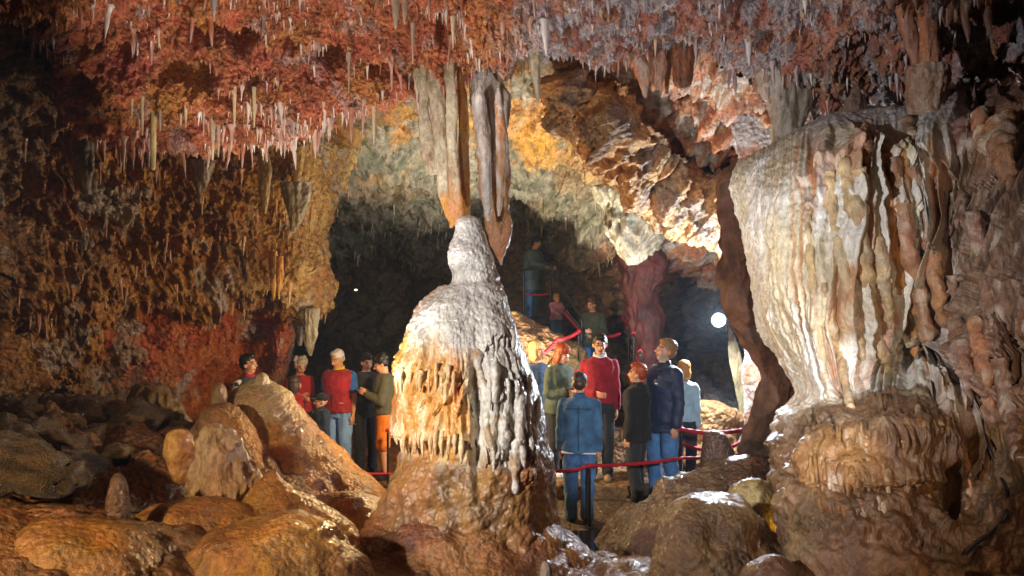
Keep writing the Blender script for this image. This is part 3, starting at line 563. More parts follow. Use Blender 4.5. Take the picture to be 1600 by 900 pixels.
mound('stalagmite', 'lone rough brown stalagmite beside the thin pipe, nearest the left edge', 5.0, [(739, 180, 188), (746, 174, 194), (762, 170, 200), (775, 166, 202), (800, 164, 206), (820, 167, 204), (834, 172, 198)], [C('8c6238'), C('6a4828')], 'wet', 136, 1, 150, 160, 1., knob=.035, cat='stalagmite')
mound('boulder', 'dim brown boulder under the left wall, above the corner rock', 7.0, [(740, 30, 60), (750, 0, 110), (770, -20, 130), (800, -30, 140), (850, -40, 150)], [C('6a5238'), C('50402e')], 'wet', 156, .9, 140, 200, 1.2, knob=.08, cat='boulder')
mound('boulder', 'flat dim boulder behind the lone stalagmite under the left wall', 8.2, [(694, 120, 150), (702, 92, 172), (718, 82, 186), (740, 76, 190), (780, 70, 196)], [C('78603e'), C('5a4834')], 'wet', 159, .9, 140, 200, 1.2, knob=.08, cat='boulder')
mound('rock_mound', 'grey draped flowstone lump against the red left wall', 9.6, [(600, 226, 246), (612, 214, 272), (635, 210, 288), (660, 216, 292), (690, 224, 296), (740, 216, 300)], [C('857456'), C('6e5a42')], 'flow', 163, .8, 150, 200, 1., flute=.05)
mound('flowstone_skirt', 'spread brown flowstone apron at the foot of the white stalagmite', 6.1, [(760, 690, 730), (800, 610, 830), (840, 560, 880), (880, 490, 940), (930, 430, 1010), (1000, 380, 1060)], [C('8c5a30'), C('6a4226')], 'wet', 168, .85, 220, 400, .7, flute=.015, cat='flowstone')
mound('stalagmite', 'tiny pale stalagmite poking up at the bottom edge, right of centre', 4.2, [(877, 850, 856), (884, 845, 861), (900, 842, 865), (930, 838, 870)], [C('8c7258'), C('b09a80')], 'flow', 175, 1, 60, 80, 1., cat='stalagmite')

# ------------------------------------------------------------------ right foreground
mound('stalagmite', 'blunt dark stalagmite in shadow beside the red barrier rope', 7.6, [(673, 1108, 1124), (680, 1099, 1134), (700, 1096, 1141), (720, 1094, 1148), (745, 1092, 1156), (780, 1080, 1170)], [C('4a3424'), C('3a281c')], 'wet', 201, 1, 150, 180, .6, cat='stalagmite')
mound('rock_mound', 'dark ridge of wet rock at the foot of the shadowed stalagmite', 7.2, [(712, 1160, 1186), (722, 1120, 1206), (745, 1060, 1226), (775, 1010, 1240), (810, 960, 1250), (860, 930, 1260)], [C('5a3e26'), C('46301e')], 'wet', 205, .7, 160, 260, .9, knob=.05)
mound('boulder', 'large rounded brown boulder at the bottom, left of the flowstone', 5.6, [(778, 1100, 1130), (786, 1072, 1168), (805, 1040, 1196), (830, 1020, 1214), (860, 1010, 1228), (895, 1004, 1236), (950, 996, 1240)], [C('7a5a34'), C('5e4428')], 'wet', 209, .85, 220, 320, .8, knob=.05, cat='boulder')
mound('boulder', 'rock slab lit yellow from the crack behind the round boulder', 6.3, [(748, 1166, 1190), (758, 1140, 1216), (780, 1126, 1238), (805, 1120, 1248), (850, 1116, 1256)], [C('8f7a48'), C('7a6238')], 'wet', 213, .6, 160, 220, .7, cat='boulder')
mound('boulder', 'small jagged rock at the bottom edge between boulder and flowstone', 4.7, [(866, 1204, 1218), (872, 1190, 1232), (885, 1176, 1244), (910, 1168, 1250), (950, 1160, 1256)], [C('6a4a34'), C('523826')], 'wet', 217, .9, 120, 160, 1.2, knob=.06, cat='boulder')
mound('boulder', 'layered ochre rock standing beyond the barrier under the floodlight', 10.6, [(626, 1096, 1116), (632, 1086, 1140), (645, 1080, 1156), (675, 1078, 1164), (710, 1074, 1170), (760, 1070, 1180)], [C('a8804c'), C('8a6438')], 'wall_rock', 221, .8, 140, 200, 1.2, cat='boulder')
mound('boulder', 'orange brown block on the step behind the red haired visitor', 10.4, [(690, 960, 990), (700, 950, 1040), (730, 946, 1050), (765, 944, 1052)], [C('7a5230'), C('6a4428')], 'wall_rock', 224, .6, 100, 140, 1., cat='boulder')
# shadowed pillar with the lamp behind it
mound('rock_pillar', 'tall dark leaning rock pillar between the floodlight and the pale flowstone', 7.6, [(262, 1134, 1164), (280, 1124, 1170), (320, 1119, 1176), (360, 1118, 1184), (420, 1126, 1196), (480, 1142, 1214), (540, 1170, 1232), (600, 1182, 1246), (660, 1177, 1256), (740, 1178, 1262), (800, 1170, 1268)], [C('5e3c28'), C('3e2618')], 'matte', 231, .8, 320, 300, 1.3, flute=.045, knob=.04, cat='rock pillar')
mound('drapery', 'narrow pale rock blade lit from the floodlight, right under it', 11.1, [(510, 1138, 1141), (525, 1138, 1148), (560, 1138, 1160), (590, 1144, 1167), (620, 1151, 1168), (650, 1156, 1164), (665, 1158, 1161)], [C('9a8a66'), C('7c6c4c')], 'flow', 236, .25, 100, 60, .4, flute=.02, cat='flowstone drapery')
mound('rock_pillar', 'leaning smooth red pillar beyond the stairs', 12.7, [(300, 1000, 1050), (330, 1004, 1044), (360, 990, 1036), (385, 968, 1026), (420, 962, 1026), (460, 974, 1028), (500, 984, 1030), (560, 988, 1034), (640, 990, 1040), (700, 985, 1045)], [C('54241a'), C('3f1a10')], 'matte', 240, .8, 200, 200, 1.6, flute=.035, cat='rock pillar')
mound('drapery', 'grey ragged lump of drip stone hanging over the red pillar', 11.9, [(290, 930, 1050), (320, 936, 1044), (350, 944, 1036), (380, 958, 1022), (400, 970, 1008), (414, 982, 996)], [C('8a8470'), C('6e6450')], 'flow', 244, .6, 120, 160, 1., flute=.08, cat='flowstone drapery')
# the diagonal rib of the vault
rib = tube([P(880, 120, 10.3), P(905, 185, 10.5), P(955, 200, 10.3), P(975, 250, 10.5), P(1030, 290, 10.8), P(1100, 325, 11.0), P(1160, 360, 11)], [.18, .26, .24, .22, .26, .34, .25], 90, 240, 1)
Nn = wnormals(rib); dd = .14*ridge(rib, 2.0, 3, .55, 250)+.10*(1-worley(rib, 4, 25))+.05*fbm(rib, 9, 3, .6, 251)
t = mix(C('c09464'), C('948070'), ss(-.3, .4, fbm(rib, 2.5, 3, .6, 252))); finish_rock('rock_rib', rib+Nn*dd[..., None], t, M['wall_rock'], 'craggy ochre rib of rock slanting down across the vault', 'rock rib')

# ------------------------------------------------------------------ the great flowstone on the right
rows = [
 [(1190, 262, 8.3), (1215, 236, 8.0), (1260, 200, 7.7), (1310, 178, 7.5), (1370, 165, 7.4), (1430, 160, 7.4), (1500, 136, 7.2), (1560, 140, 7.0), (1640, 150, 6.8), (1800, 150, 6.2), (2100, 140, 5)],
 [(1172, 262, 7.6), (1196, 246, 7.1), (1250, 212, 6.7), (1310, 190, 6.5), (1370, 176, 6.5), (1430, 172, 6.4), (1500, 150, 6.2), (1560, 152, 6.0), (1640, 160, 5.8), (1800, 160, 5.2), (2100, 150, 4)],
 [(1160, 292, 7.4), (1182, 290, 6.7), (1240, 280, 6.1), (1310, 262, 5.9), (1370, 255, 5.9), (1430, 250, 5.9), (1500, 232, 5.7), (1560, 232, 5.5), (1640, 240, 5.3), (1800, 240, 4.8), (2100, 240, 3.8)],
 [(1166, 370, 7.3), (1186, 370, 6.6), (1240, 370, 5.95), (1310, 362, 5.7), (1370, 360, 5.7), (1430, 356, 5.75), (1500, 350, 5.6), (1560, 350, 5.4), (1640, 350, 5.1), (1800, 350, 4.6), (2100, 350, 3.7)],
 [(1180, 460, 7.3), (1200, 460, 6.6), (1250, 460, 5.95), (1310, 460, 5.7), (1370, 460, 5.75), (1430, 460, 5.85), (1500, 460, 5.6), (1560, 460, 5.35), (1640, 460, 5.0), (1800, 460, 4.5), (2100, 460, 3.6)],
 [(1208, 540, 7.3), (1224, 540, 6.6), (1262, 545, 6.0), (1310, 550, 5.8), (1360, 550, 5.95), (1420, 545, 6.05), (1480, 545, 5.8), (1560, 550, 5.2), (1640, 560, 4.9), (1800, 560, 4.3), (2100, 560, 3.5)],
 [(1250, 610, 7.3), (1258, 610, 6.5), (1282, 620, 5.8), (1320, 630, 5.55), (1370, 612, 5.7), (1430, 600, 5.7), (1490, 610, 5.4), (1560, 640, 5.0), (1640, 650, 4.7), (1800, 650, 4.1), (2100, 650, 3.4)],
 [(1254, 680, 7.2), (1254, 680, 6.2), (1278, 690, 5.4), (1320, 690, 5.1), (1380, 690, 5.0), (1440, 680, 5.0), (1500, 690, 4.95), (1560, 710, 4.85), (1640, 730, 4.5), (1800, 730, 4.0), (2100, 730, 3.3)],
 [(1240, 760, 7.1), (1238, 760, 6.1), (1262, 770, 5.3), (1310, 780, 4.95), (1370, 780, 4.85), (1440, 770, 4.85), (1500, 780, 4.9), (1560, 800, 4.7), (1640, 820, 4.3), (1800, 820, 3.9), (2100, 820, 3.2)],
 [(1240, 850, 7.0), (1236, 850, 6.0), (1256, 860, 5.1), (1305, 865, 4.75), (1370, 870, 4.6), (1440, 870, 4.6), (1500, 880, 4.5), (1560, 890, 4.3), (1640, 900, 4.0), (1800, 900, 3.6), (2100, 900, 3.1)],
 [(1240, 980, 7.0), (1236, 980, 5.9), (1256, 980, 4.9), (1305, 980, 4.5), (1370, 980, 4.3), (1440, 980, 4.2), (1500, 980, 4.1), (1560, 980, 3.9), (1640, 980, 3.7), (1800, 980, 3.4), (2100, 980, 3.0)]]
A = np.array([[P(*c) for c in r] for r in rows]); G = crom(A, np.linspace(0, len(rows)-1, 420))
cv = np.concatenate([np.linspace(0, 8.3, 450), np.linspace(8.3, 10, 20)[1:]]); G = crom(G.transpose(1, 0, 2), cv).transpose(1, 0, 2)
N = towards(G, gnormals(G), (0, 2, 2.4)); q = PX(G); z = G[..., 2]
dp = np.linalg.norm(np.diff(G[..., :2], axis=1), axis=-1); arc = np.concatenate([np.zeros((G.shape[0], 1)), np.cumsum(dp, 1)], 1); arc = arc.mean(0)[None, :]+0*z
x_, y_ = q[..., 0], q[..., 1]
up = ss(200, 260, y_)*ss(650, 560, y_); mid = up*ss(1200, 1270, x_); lowr = ss(600, 660, y_)
d = .10*fbm(G, .9, 3, .5, 301)+.012*fbm(G, 12, 3, .6, 303)
wob = .12*noise(np.stack([arc*1.4, z*.9, z*0+3], -1))+.03*noise(np.stack([arc*6, z*3, z*0+9], -1))
c1 = np.stack([(arc+wob)*4.6, z*.22, z*0], -1); c2 = np.stack([(arc+wob)*10.5, z*.4, z*0+5], -1); c3 = np.stack([(arc+wob*1.5)*19, z*.9, z*0+8], -1)
r1 = 1-2.6*np.abs(noise(c1)); r2 = 1-3*np.abs(noise(c2)); r3 = 1-2*np.abs(noise(c3))
mid2 = up*ss(1250, 1330, x_); d += (mid2*.9+.14*up)*(.09*r1+(.105-.05*ss(1380, 1430, x_))*r2)+(.03+.0*up)*r3*ss(180, 230, y_)*ss(720, 600, y_)
rgt = ss(1420, 1480, x_)*ss(780, 700, y_)
for z0, k, amp, dep, fall, s in ((3.15, 6, .16, .14, .3, 1), (2.75, 7, .22, .16, .35, 2), (2.3, 7, .2, .15, .3, 3), (1.9, 7, .2, .15, .3, 4), (1.6, 8, .2, .12, .3, 5)):
    d += rgt*shelf(z+.25*noise(np.stack([arc*1.5, z*0+s, z*0], -1)), arc, z0, k, amp, dep, fall, s)
d += rgt*.06*r2
for z0, k, amp, dep, fall, s in ((3.22, 5, .12, .10, .2, 11), (2.95, 6, .14, .08, .2, 12)):
    d += (1-rgt)*shelf(z, arc, z0, k, amp, dep, fall, s)*ss(1230, 1270, x_)
drp = []
for z0, k, amp, dep, fall, s in ((1.36, 9, .06, .09, .15, 21), (1.12, 12, .07, .10, .13, 22), (.86, 11, .06, .08, .12, 23), (1.6, 7, .05, .07, .14, 24)):
    d += lowr*ss(1530, 1450, x_)*shelf(z+.09*noise(G*3+s), arc+.05*noise(G*5), z0, k, amp*1.2, dep*.6, fall, s)
d += lowr*(.10*(1-worley(G*[1, 1, 1.6], 2.6, 31))+.035*(1-worley(G, 8, 32))+.015*(1-worley(G, 20, 33)))+lowr*.06*(1-worley(G*[1, 1, 1.3], 5, 34))+lowr*.035*(1-worley(G*[1, 1, .8], 12, 37))
d += (1-lowr)*(.012*(1-worley(G*[1, 1, .7], 18, 35))+.006*(1-worley(G, 40, 36)))
ni = ss(1.6, .1, ((x_-1412)/46)**2+((y_-545)/62)**2); d -= .08*ni
ni2 = ss(1.2, .5, ((x_-1478)/22)**2+((y_-775)/58)**2); d -= .25*ni2
G2 = G+N*d[..., None]
n1 = fbm(G*[1, 1, .5], 1.6, 4, .55, 305); n2 = fbm(np.stack([arc*2, z*.35, z*0], -1), 4, 3, .6, 306)
t = mix(C('e8e2d6'), C('d6c6a6'), ss(-.3, .4, n1+.3*n2))
groove = ss(.35, -.4, r2+.3*r1); t = mix(t, C('b8701c'), groove*.9*mid);  # orange glow through the folds, painted into the grooves
t = mix(t, C('c98b3a'), ss(.1, .5, n2)*mid*.55*ss(1280, 1330, x_)); t = mix(t, C('a85e46'), ss(.25, .5, n2-.3*n1)*.35*mid)
t = mix(t, C('8e8a92'), ss(270, 190, y_+30*n1)*.75*ss(1180, 1240, x_))
t = mix(t, mix(C('8a5a3a'), C('6e4a38'), ss(-.3, .3, n1)), rgt*ss(1440, 1560, x_+50*n1)*.85)  # right part browned in the colour to stand for its shadow
t = mix(t, mix(C('865c32'), C('5e3e22'), ss(-.4, .4, n1+.4*n2)), ss(610, 700, y_+60*n1)*.93)
t = mix(t, C('a8743e'), ss(1.2, .6, ((x_-1330)/60)**2+((y_-740)/50)**2)*.5)
FLOW = put_grid('flowstone', G2, t, M['flow'], label='huge pale and orange flowstone curtain with ribbed folds filling the right side', cat='flowstone')
FG, FQ = G2, PX(G2)
def surf(px, py):
    i = np.argmin((FQ[..., 0]-px)**2+(FQ[..., 1]-py)**2); return FG.reshape(-1, 3)[i]
rs = np.random.RandomState(12)
def curtain(pts, w, tint, out=-.015, name='drape'):
    Pw = []
    y0 = surf(*pts[0])[1]; ylast = surf(*pts[len(pts)//2])[1]
    for k, (px, py) in enumerate(pts): Pw.append(P(px, py, min(surf(px, py)[1], (y0+ylast)/2+.1)-out))
    n = len(pts); G = tube(Pw, [v*(.62 if name == 'drape' else 1) for v in w], 14 if name == 'drape' else 7, 60 if name == 'drape' else 10, 1.5 if name == 'drape' else .8); Nn = wnormals(G)
    G = G+Nn*(.45*np.mean(w)*fbm(G, 8, 3, .6, rs.rand()*50)+.3*np.mean(w)*(1-worley(G, 18, rs.rand()*9)))[..., None]
    V, f = capped(G); n1 = fbm(V, 5, 3, .6, 3); tt = mix(tint, np.array(tint)*.72, ss(-.3, .3, n1)); tt = mix(tt, C('e6dac4'), ss(.0, .5, fbm(V*[1, 1, .4], 9, 2, .6, 8))*.4)
    return link(name, mesh_np(name, V, f, tt), M['flow'], FLOW)
K1 = C('d8b88a'); K2 = C('c98a48'); K3 = C('8f6a58'); K4 = C('b5805c')
for pts, w, tn in [
 ([(1296, 268), (1302, 340), (1322, 430), (1340, 520), (1356, 590)], (.05, .07, .06, .05, .02), K1),
 ([(1320, 250), (1336, 330), (1350, 410), (1362, 500), (1378, 560), (1378, 585)], (.05, .08, .08, .08, .06, .015), K1),
 ([(1342, 262), (1358, 330), (1372, 400), (1386, 470), (1392, 522)], (.05, .075, .085, .06, .012), K1),
 ([(1372, 262), (1386, 310), (1394, 370), (1406, 430), (1408, 480), (1402, 512)], (.04, .055, .055, .05, .04, .01), K2),
 ([(1396, 250), (1408, 330), (1424, 400), (1440, 470), (1448, 535)], (.05, .08, .07, .075, .05), K4),
 ([(1424, 262), (1440, 330), (1456, 400), (1468, 470), (1478, 520)], (.06, .06, .07, .06, .02), K4),
 ([(1290, 440), (1300, 500), (1312, 560), (1330, 640)], (.03, .045, .05, .03), K1),
 ([(1264, 330), (1268, 420), (1280, 520), (1290, 600)], (.03, .04, .04, .03), K1),
 ([(1350, 200), (1352, 230), (1358, 262)], (.05, .06, .03), K4), ([(1420, 190), (1426, 225), (1432, 262)], (.06, .07, .03), K3),
 ([(1462, 280), (1468, 330), (1474, 380)], (.07, .06, .02), K3), ([(1500, 200), (1510, 240), (1516, 285)], (.1, .07, .02), K3), ([(1530, 185), (1540, 225), (1550, 262)], (.09, .07, .02), K4),
 ([(1560, 190), (1568, 240), (1572, 280), (1576, 320)], (.1, .08, .06, .02), K4), ([(1500, 300), (1498, 350), (1504, 400), (1500, 440)], (.06, .08, .05, .02), K3),
 ([(1520, 330), (1530, 390), (1540, 450), (1548, 520)], (.06, .06, .05, .02), K3), ([(1556, 350), (1562, 420), (1572, 500), (1580, 600)], (.06, .07, .05, .03), K3),
 ([(1590, 380), (1596, 460), (1606, 540)], (.08, .06, .03), K3), ([(1486, 430), (1494, 500), (1508, 570), (1516, 640)], (.05, .06, .05, .02), K3),
 ([(1524, 500), (1536, 570), (1550, 640), (1560, 700)], (.05, .055, .05, .02), K4), ([(1560, 560), (1576, 640), (1590, 720)], (.06, .06, .03), K3),
 ([(1410, 240), (1416, 330), (1424, 430), (1430, 520), (1428, 560)], (.05, .06, .06, .045, .012), K2), ([(1500, 690), (1512, 730), (1514, 770), (1508, 800)], (.02, .03, .03, .02), K4)]:
    curtain(pts, w, tn)
for x0, x1, ya, yb, st in ((1268, 1376, 716, 764, 9), (1280, 1386, 770, 806, 9), (1300, 1420, 668, 700, 11), (1420, 1500, 640, 672, 12), (1386, 1470, 742, 776, 11), (1262, 1300, 660, 690, 9)):
    for x in np.arange(x0, x1, st):
        x = x+rs.uniform(-3, 3); a_ = ya+rs.uniform(-10, 8)+(x-x0)*.12; b_ = yb+rs.uniform(-12, 12)+(x-x0)*.12
        curtain([(x, a_), (x+1, (a_+b_)/2), (x+3, b_)], (.02*rs.uniform(.7, 1.3), .024*rs.uniform(.7, 1.2), .008), mix(C('865c32'), C('9c7040'), rs.rand()), -.016, 'drip')

# ------------------------------------------------------------------ hanging draperies and columns
def hang(name, label, Y, prof, pal, seed, ysq=.7, flute=.02, mat='flow', nr=110, ns=44, knob=0., cat='stalactite', group=None, rough=.95, rust=None, lean=None):
    """a hanging shape from silhouette rows (top first)"""
    if 7.1 < Y < 7.5 and 'long drapery' in label: prof = [(py, (l+r)/2-(r-l)*.42, (l+r)/2+(r-l)*.42) for py, l, r in prof]
    G = sil(Y, prof, nr, ns, ysq, yshift=lean); N = wnormals(G)
    d = rough*(.03*fbm(G, 3, 3, .5, seed)+.012*fbm(G, 14, 3, .6, seed+1))+1.5*flute*(1-2*np.abs(noise(np.stack([G[..., 0]*14, G[..., 1]*14, G[..., 2]*1.5], -1)+seed)))+.012*(.5-worley(G*[1, 1, .6], 14, seed))+knob*(1-worley(G, 8, seed))
    w = np.clip(np.linalg.norm(G-G.mean(1, keepdims=True), axis=-1)*8, 0, 1); n1 = fbm(G*[1, 1, .4], 3, 4, .6, seed+3)
    t = mix(pal[0], pal[1], ss(-.35, .35, n1))
    if rust is not None: t = mix(t, rust[0], ss(rust[1], rust[2], PX(G)[..., 1]+40*n1)*.85)
    return finish_rock(name, G+N*(d*w)[..., None], t, M[mat], label, cat, group)
GP = [C('b0a084'), C('8a7254')]
hang('drapery', 'leftmost and shortest of the four long draperies over the white stalagmite', 7.4, [(50, 636, 690), (90, 646, 680), (150, 654, 668), (180, 655, 670), (230, 660, 682), (262, 666, 690), (274, 672, 676)], GP, 401, .5, cat='drapery')
hang('drapery', 'second long drapery from the left over the white stalagmite, grey with rust tip', 7.35, [(36, 650, 705), (90, 661, 692), (128, 664, 690), (160, 672, 696), (220, 678, 702), (280, 682, 708), (320, 688, 712), (345, 698, 716), (356, 702, 708)], GP, 404, .5, cat='drapery', rust=(C('c07c30'), 290, 330))
hang('drapery', 'third long drapery from the left, broad grey blade ending above the stalagmite tip', 7.2, [(30, 680, 722), (84, 690, 714), (118, 694, 712), (150, 696, 716), (220, 696, 718), (290, 700, 722), (330, 704, 728), (352, 712, 724)], GP, 407, .5, cat='drapery', rust=(C('b87c3c'), 270, 330))
hang('drapery', 'narrow orange drapery right beside the twin lobed hanging column', 7.4, [(36, 712, 728), (120, 714, 726), (150, 716, 730), (220, 718, 732), (290, 719, 733), (340, 722, 734), (352, 724, 730)], [C('b8803c'), C('a89070')], 410, .5, cat='drapery')
hang('column', 'long twin lobed grey column hanging from the ceiling behind the stalagmite tip', 7.45, [(6, 720, 800), (60, 736, 784), (96, 744, 768), (120, 738, 778), (140, 738, 788), (165, 742, 791), (200, 746, 790), (250, 750, 790), (300, 754, 790), (325, 756, 792), (350, 760, 794), (372, 767, 793), (392, 774, 789), (406, 780, 785), (414, 782, 784)], [C('b4aaa0'), C('8c7c6c')], 413, .55, .03, cat='column', rust=(C('a06c34'), 225, 290), nr=170, ns=90)
hang('drapery', 'pale rib running down the left face of the twin lobed column', 7.2, [(132, 748, 751), (150, 744, 756), (180, 744, 760), (250, 750, 766), (300, 754, 768), (330, 757, 768), (345, 760, 764)], [C('bcb0a6'), C('9c8c80')], 417, .8, cat='drapery')
hang('drapery', 'pale rib running down the right face of the twin lobed column', 7.2, [(138, 777, 780), (158, 773, 786), (190, 774, 789), (250, 776, 790), (290, 777, 787), (320, 777, 784), (338, 778, 781)], [C('bcb0a6'), C('b07a48')], 419, .8, cat='drapery')
hang('stalactite', 'single grey stalactite pointing down in the open vault right of the column', 7.6, [(72, 824, 842), (100, 828, 844), (130, 834, 844), (155, 838, 843), (163, 840, 842)], GP, 423, .9, nr=80, ns=40)
hang('stalactite', 'shorter stalactite just left of the single grey one in the vault', 7.7, [(84, 812, 822), (100, 814, 820), (120, 815, 818), (126, 816, 817)], GP, 425, .9, nr=60, ns=30)
hang('stalactite', 'cream candle like stalactite hanging lowest from the red ceiling on the left', 7.0, [(120, 234, 246), (150, 236, 245), (200, 236, 244), (240, 236, 243), (262, 236, 242), (266, 238, 240)], [C('d8c890'), C('c8b070')], 430, 1, .004, 'straw', 80, 30)
for i, (x, y0, y1, w, lb) in enumerate([(222, 130, 212, 5, 'thin yellow stalactite left of the cream candle one'), (250, 140, 205, 4, 'short straw stalactite right of the cream candle one'), (332, 170, 250, 6, 'cream stalactite pair, left one, under the lip of the red ceiling'), (341, 190, 246, 5, 'cream stalactite pair, right one, under the lip of the red ceiling'), (318, 140, 214, 4, 'white tipped stalactite left of the cream pair on the red ceiling'), (290, 130, 200, 5, 'yellow stalactite midway between the candle one and the cream pair'), (366, 120, 196, 6, 'white stalactite beneath the bulb of the red ceiling'), (397, 150, 200, 4, 'white stalactite near the middle of the red ceiling lip'), (206, 110, 178, 5, 'pale stalactite at the left end of the red ceiling fringe'), (584, 180, 226, 4, 'grey needle stalactite at the right end of the red lip'), (545, 96, 146, 4, 'grey needle below the red ceiling near its middle'), (708, 40, 76, 5, 'white stalactite on the dark part of the ceiling above the column'), (645, 50, 100, 4, 'orange needle left of the dark ceiling patch'), (618, 0, 46, 10, 'stout brown stalactite at the top edge left of centre'), (632, -10, 38, 8, 'second stout brown stalactite at the top edge left of centre'), (1024, 60, 88, 4, 'small needle above the dark vault draperies'), (1207, 70, 236, 7, 'long thin grey stalactite above the pale flowstone shoulder')]):
    Yh = np.interp(y0, [0, 60, 120, 200], [5.9, 6.3, 6.8, 7.2]) if x < 1000 else 7.9
    hang('stalactite', lb, Yh, [(y0-14, x-w*.9, x+w*.9), (y0, x-w*.7, x+w*.7), ((y0+y1)/2, x-w*.5, x+w*.55), (y1-6, x-w*.25, x+w*.3), (y1, x-.6, x+.6)], [C('cdb58c'), C('b09a84')], 440+i, 1, .004, 'straw', 50, 20)
for i, (Y, pr, pal, lb) in enumerate([
 (8.1, [(62, 980, 1000), (85, 984, 1006), (110, 990, 1014), (135, 1000, 1012), (152, 1006, 1010)], [C('b8683c'), C('a8907c')], 'leaf shaped orange drapery hanging under the grey ceiling, leftmost of the row'),
 (8.2, [(66, 1014, 1032), (100, 1018, 1040), (125, 1020, 1036), (140, 1024, 1030)], [C('a87c64'), C('8a6450')], 'blunt pinkish drapery second in the row under the grey ceiling'),
 (8.3, [(62, 1030, 1052), (90, 1034, 1050), (120, 1038, 1046), (146, 1040, 1044)], [C('5c4024'), C('6e4a28')], 'dark drapery blade between the pinkish one and the wide one'),
 (8.2, [(60, 1046, 1082), (85, 1050, 1084), (110, 1052, 1082), (130, 1056, 1078), (138, 1062, 1070)], [C('5c3c20'), C('7a4a22')], 'wide dark brown drapery closing the row under the grey ceiling'),
 (8.4, [(70, 934, 946), (90, 938, 948), (104, 941, 946)], [C('a86438'), C('8a5434')], 'small orange drapery tooth at the left of the dark vault opening'),
 (8.4, [(76, 952, 964), (98, 954, 963), (112, 957, 961)], [C('a86438'), C('8a5434')], 'small orange drapery tooth on the right of the dark vault opening'),
 (7.7, [(40, 1190, 1270), (90, 1184, 1276), (140, 1190, 1272), (170, 1204, 1264), (210, 1208, 1254), (232, 1200, 1264), (256, 1180, 1290)], [C('a89c8c'), C('8a7c6c')], 'short pale column joining the ceiling to the flowstone shoulder'),
 (6.3, [(-20, 1398, 1424), (20, 1404, 1428), (60, 1414, 1434), (100, 1424, 1442), (120, 1428, 1446)], [C('a06a48'), C('8a5a48')], 'left one of the two brown columns reaching the flowstone at the upper right'),
 (6.2, [(-20, 1434, 1460), (40, 1436, 1464), (80, 1440, 1468), (120, 1444, 1472)], [C('a06a48'), C('8a5a48')], 'right one of the two brown columns reaching the flowstone at the upper right'),
 (6.1, [(-30, 1462, 1494), (0, 1466, 1492), (30, 1474, 1486), (42, 1478, 1482)], [C('9c705c'), C('7e5a4c')], 'stout brown stalactite at the top edge right of the brown columns'),
 (6.0, [(-20, 1496, 1516), (20, 1502, 1514), (50, 1508, 1516), (66, 1512, 1514)], [C('9c705c'), C('7e5a4c')], 'slim leaning stalactite at the top edge near the right corner'),
 (6.0, [(-20, 1532, 1548), (20, 1536, 1550), (46, 1542, 1550), (56, 1545, 1548)], [C('a07460'), C('7e5a4c')], 'slim brown stalactite at the top edge nearest the right corner'),
 (6.1, [(104, 1422, 1474), (120, 1420, 1476), (145, 1424, 1474), (165, 1426, 1470), (180, 1424, 1472)], [C('9c8070'), C('8a6450')], 'bulbous drip collar under the two brown columns'),
 (6.9, [(134, 1334, 1342), (146, 1330, 1345), (158, 1326, 1350), (176, 1322, 1356)], [C('7a6456'), C('6a5446')], 'little stalagmite standing on top of the great flowstone'),
 (9.9, [(285, 438, 484), (310, 444, 482), (335, 450, 474), (355, 454, 464), (362, 457, 460)], [C('a09c90'), C('86806c')], 'heart shaped grey plate hanging on the left wall beside the golden edge'),
 (9.3, [(250, 296, 336), (275, 300, 330), (300, 306, 318), (318, 310, 314)], [C('948c7c'), C('7a6c54')], 'grey ragged drip cluster in the middle of the left wall'),
 (9.6, [(270, 240, 262), (300, 246, 260), (330, 252, 258)], [C('8a8474'), C('6e6450')], 'dull grey drip plate on the left wall below the candle stalactite'),
 (8.2, [(215, 112, 146), (250, 116, 148), (280, 120, 144), (304, 130, 138)], [C('807868'), C('5e5444')], 'broad shadowed grey drape at the far left under the red ceiling'),
 (10.2, [(230, 452, 476), (260, 456, 472), (290, 460, 468)], [C('b09458'), C('94783c')], 'short golden drape under the lip of the red ceiling'),
 (7.25, [(20, 1272, 1300), (60, 1280, 1304), (90, 1286, 1308), (118, 1298, 1310), (134, 1304, 1308)], [C('b06a3c'), C('9a6450')], 'curved orange drapery under the grey ceiling above the flowstone'),
 (7.2, [(20, 1330, 1372), (60, 1338, 1368), (90, 1346, 1362), (112, 1350, 1356)], [C('96705c'), C('80665c')], 'blunt brown drapery right of the curved orange one on the ceiling'),
 (7.3, [(60, 1226, 1240), (100, 1228, 1238), (128, 1231, 1235)], [C('9c8c84'), C('84706a')], 'grey stalactite left of the curved orange drapery'),
 (9.4, [(240, 404, 420), (270, 404, 424), (310, 408, 420), (334, 411, 416)], [C('b89c68'), C('9a8050')], 'pale drapery hanging high on the left wall'),
 (10.4, [(392, 420, 432), (430, 422, 434), (455, 424, 430), (470, 426, 428)], [C('c08a3c'), C('b07a30')], 'left one of the orange dripstone pair on the left wall'),
 (10.3, [(400, 432, 442), (430, 432, 442), (456, 433, 438), (468, 435, 437)], [C('c08a3c'), C('b07a30')], 'right one of the orange dripstone pair on the left wall'),
 (11.6, [(400, 480, 502), (440, 478, 500), (480, 476, 496), (510, 476, 490), (520, 480, 486)], [C('c8a860'), C('a88848')], 'golden blade on the edge of the dark passage'),
 (11.1, [(482, 478, 498), (510, 474, 496), (535, 476, 492), (556, 483, 487)], [C('9a9684'), C('7c7460')], 'grey pointed blade hanging above the grey haired woman'),
 (11.4, [(500, 458, 474), (520, 462, 474), (540, 465, 471)], [C('7c7460'), C('6a604c')], 'small dull tooth of rock left of the grey pointed blade')]):
    fat = Y < 7.2
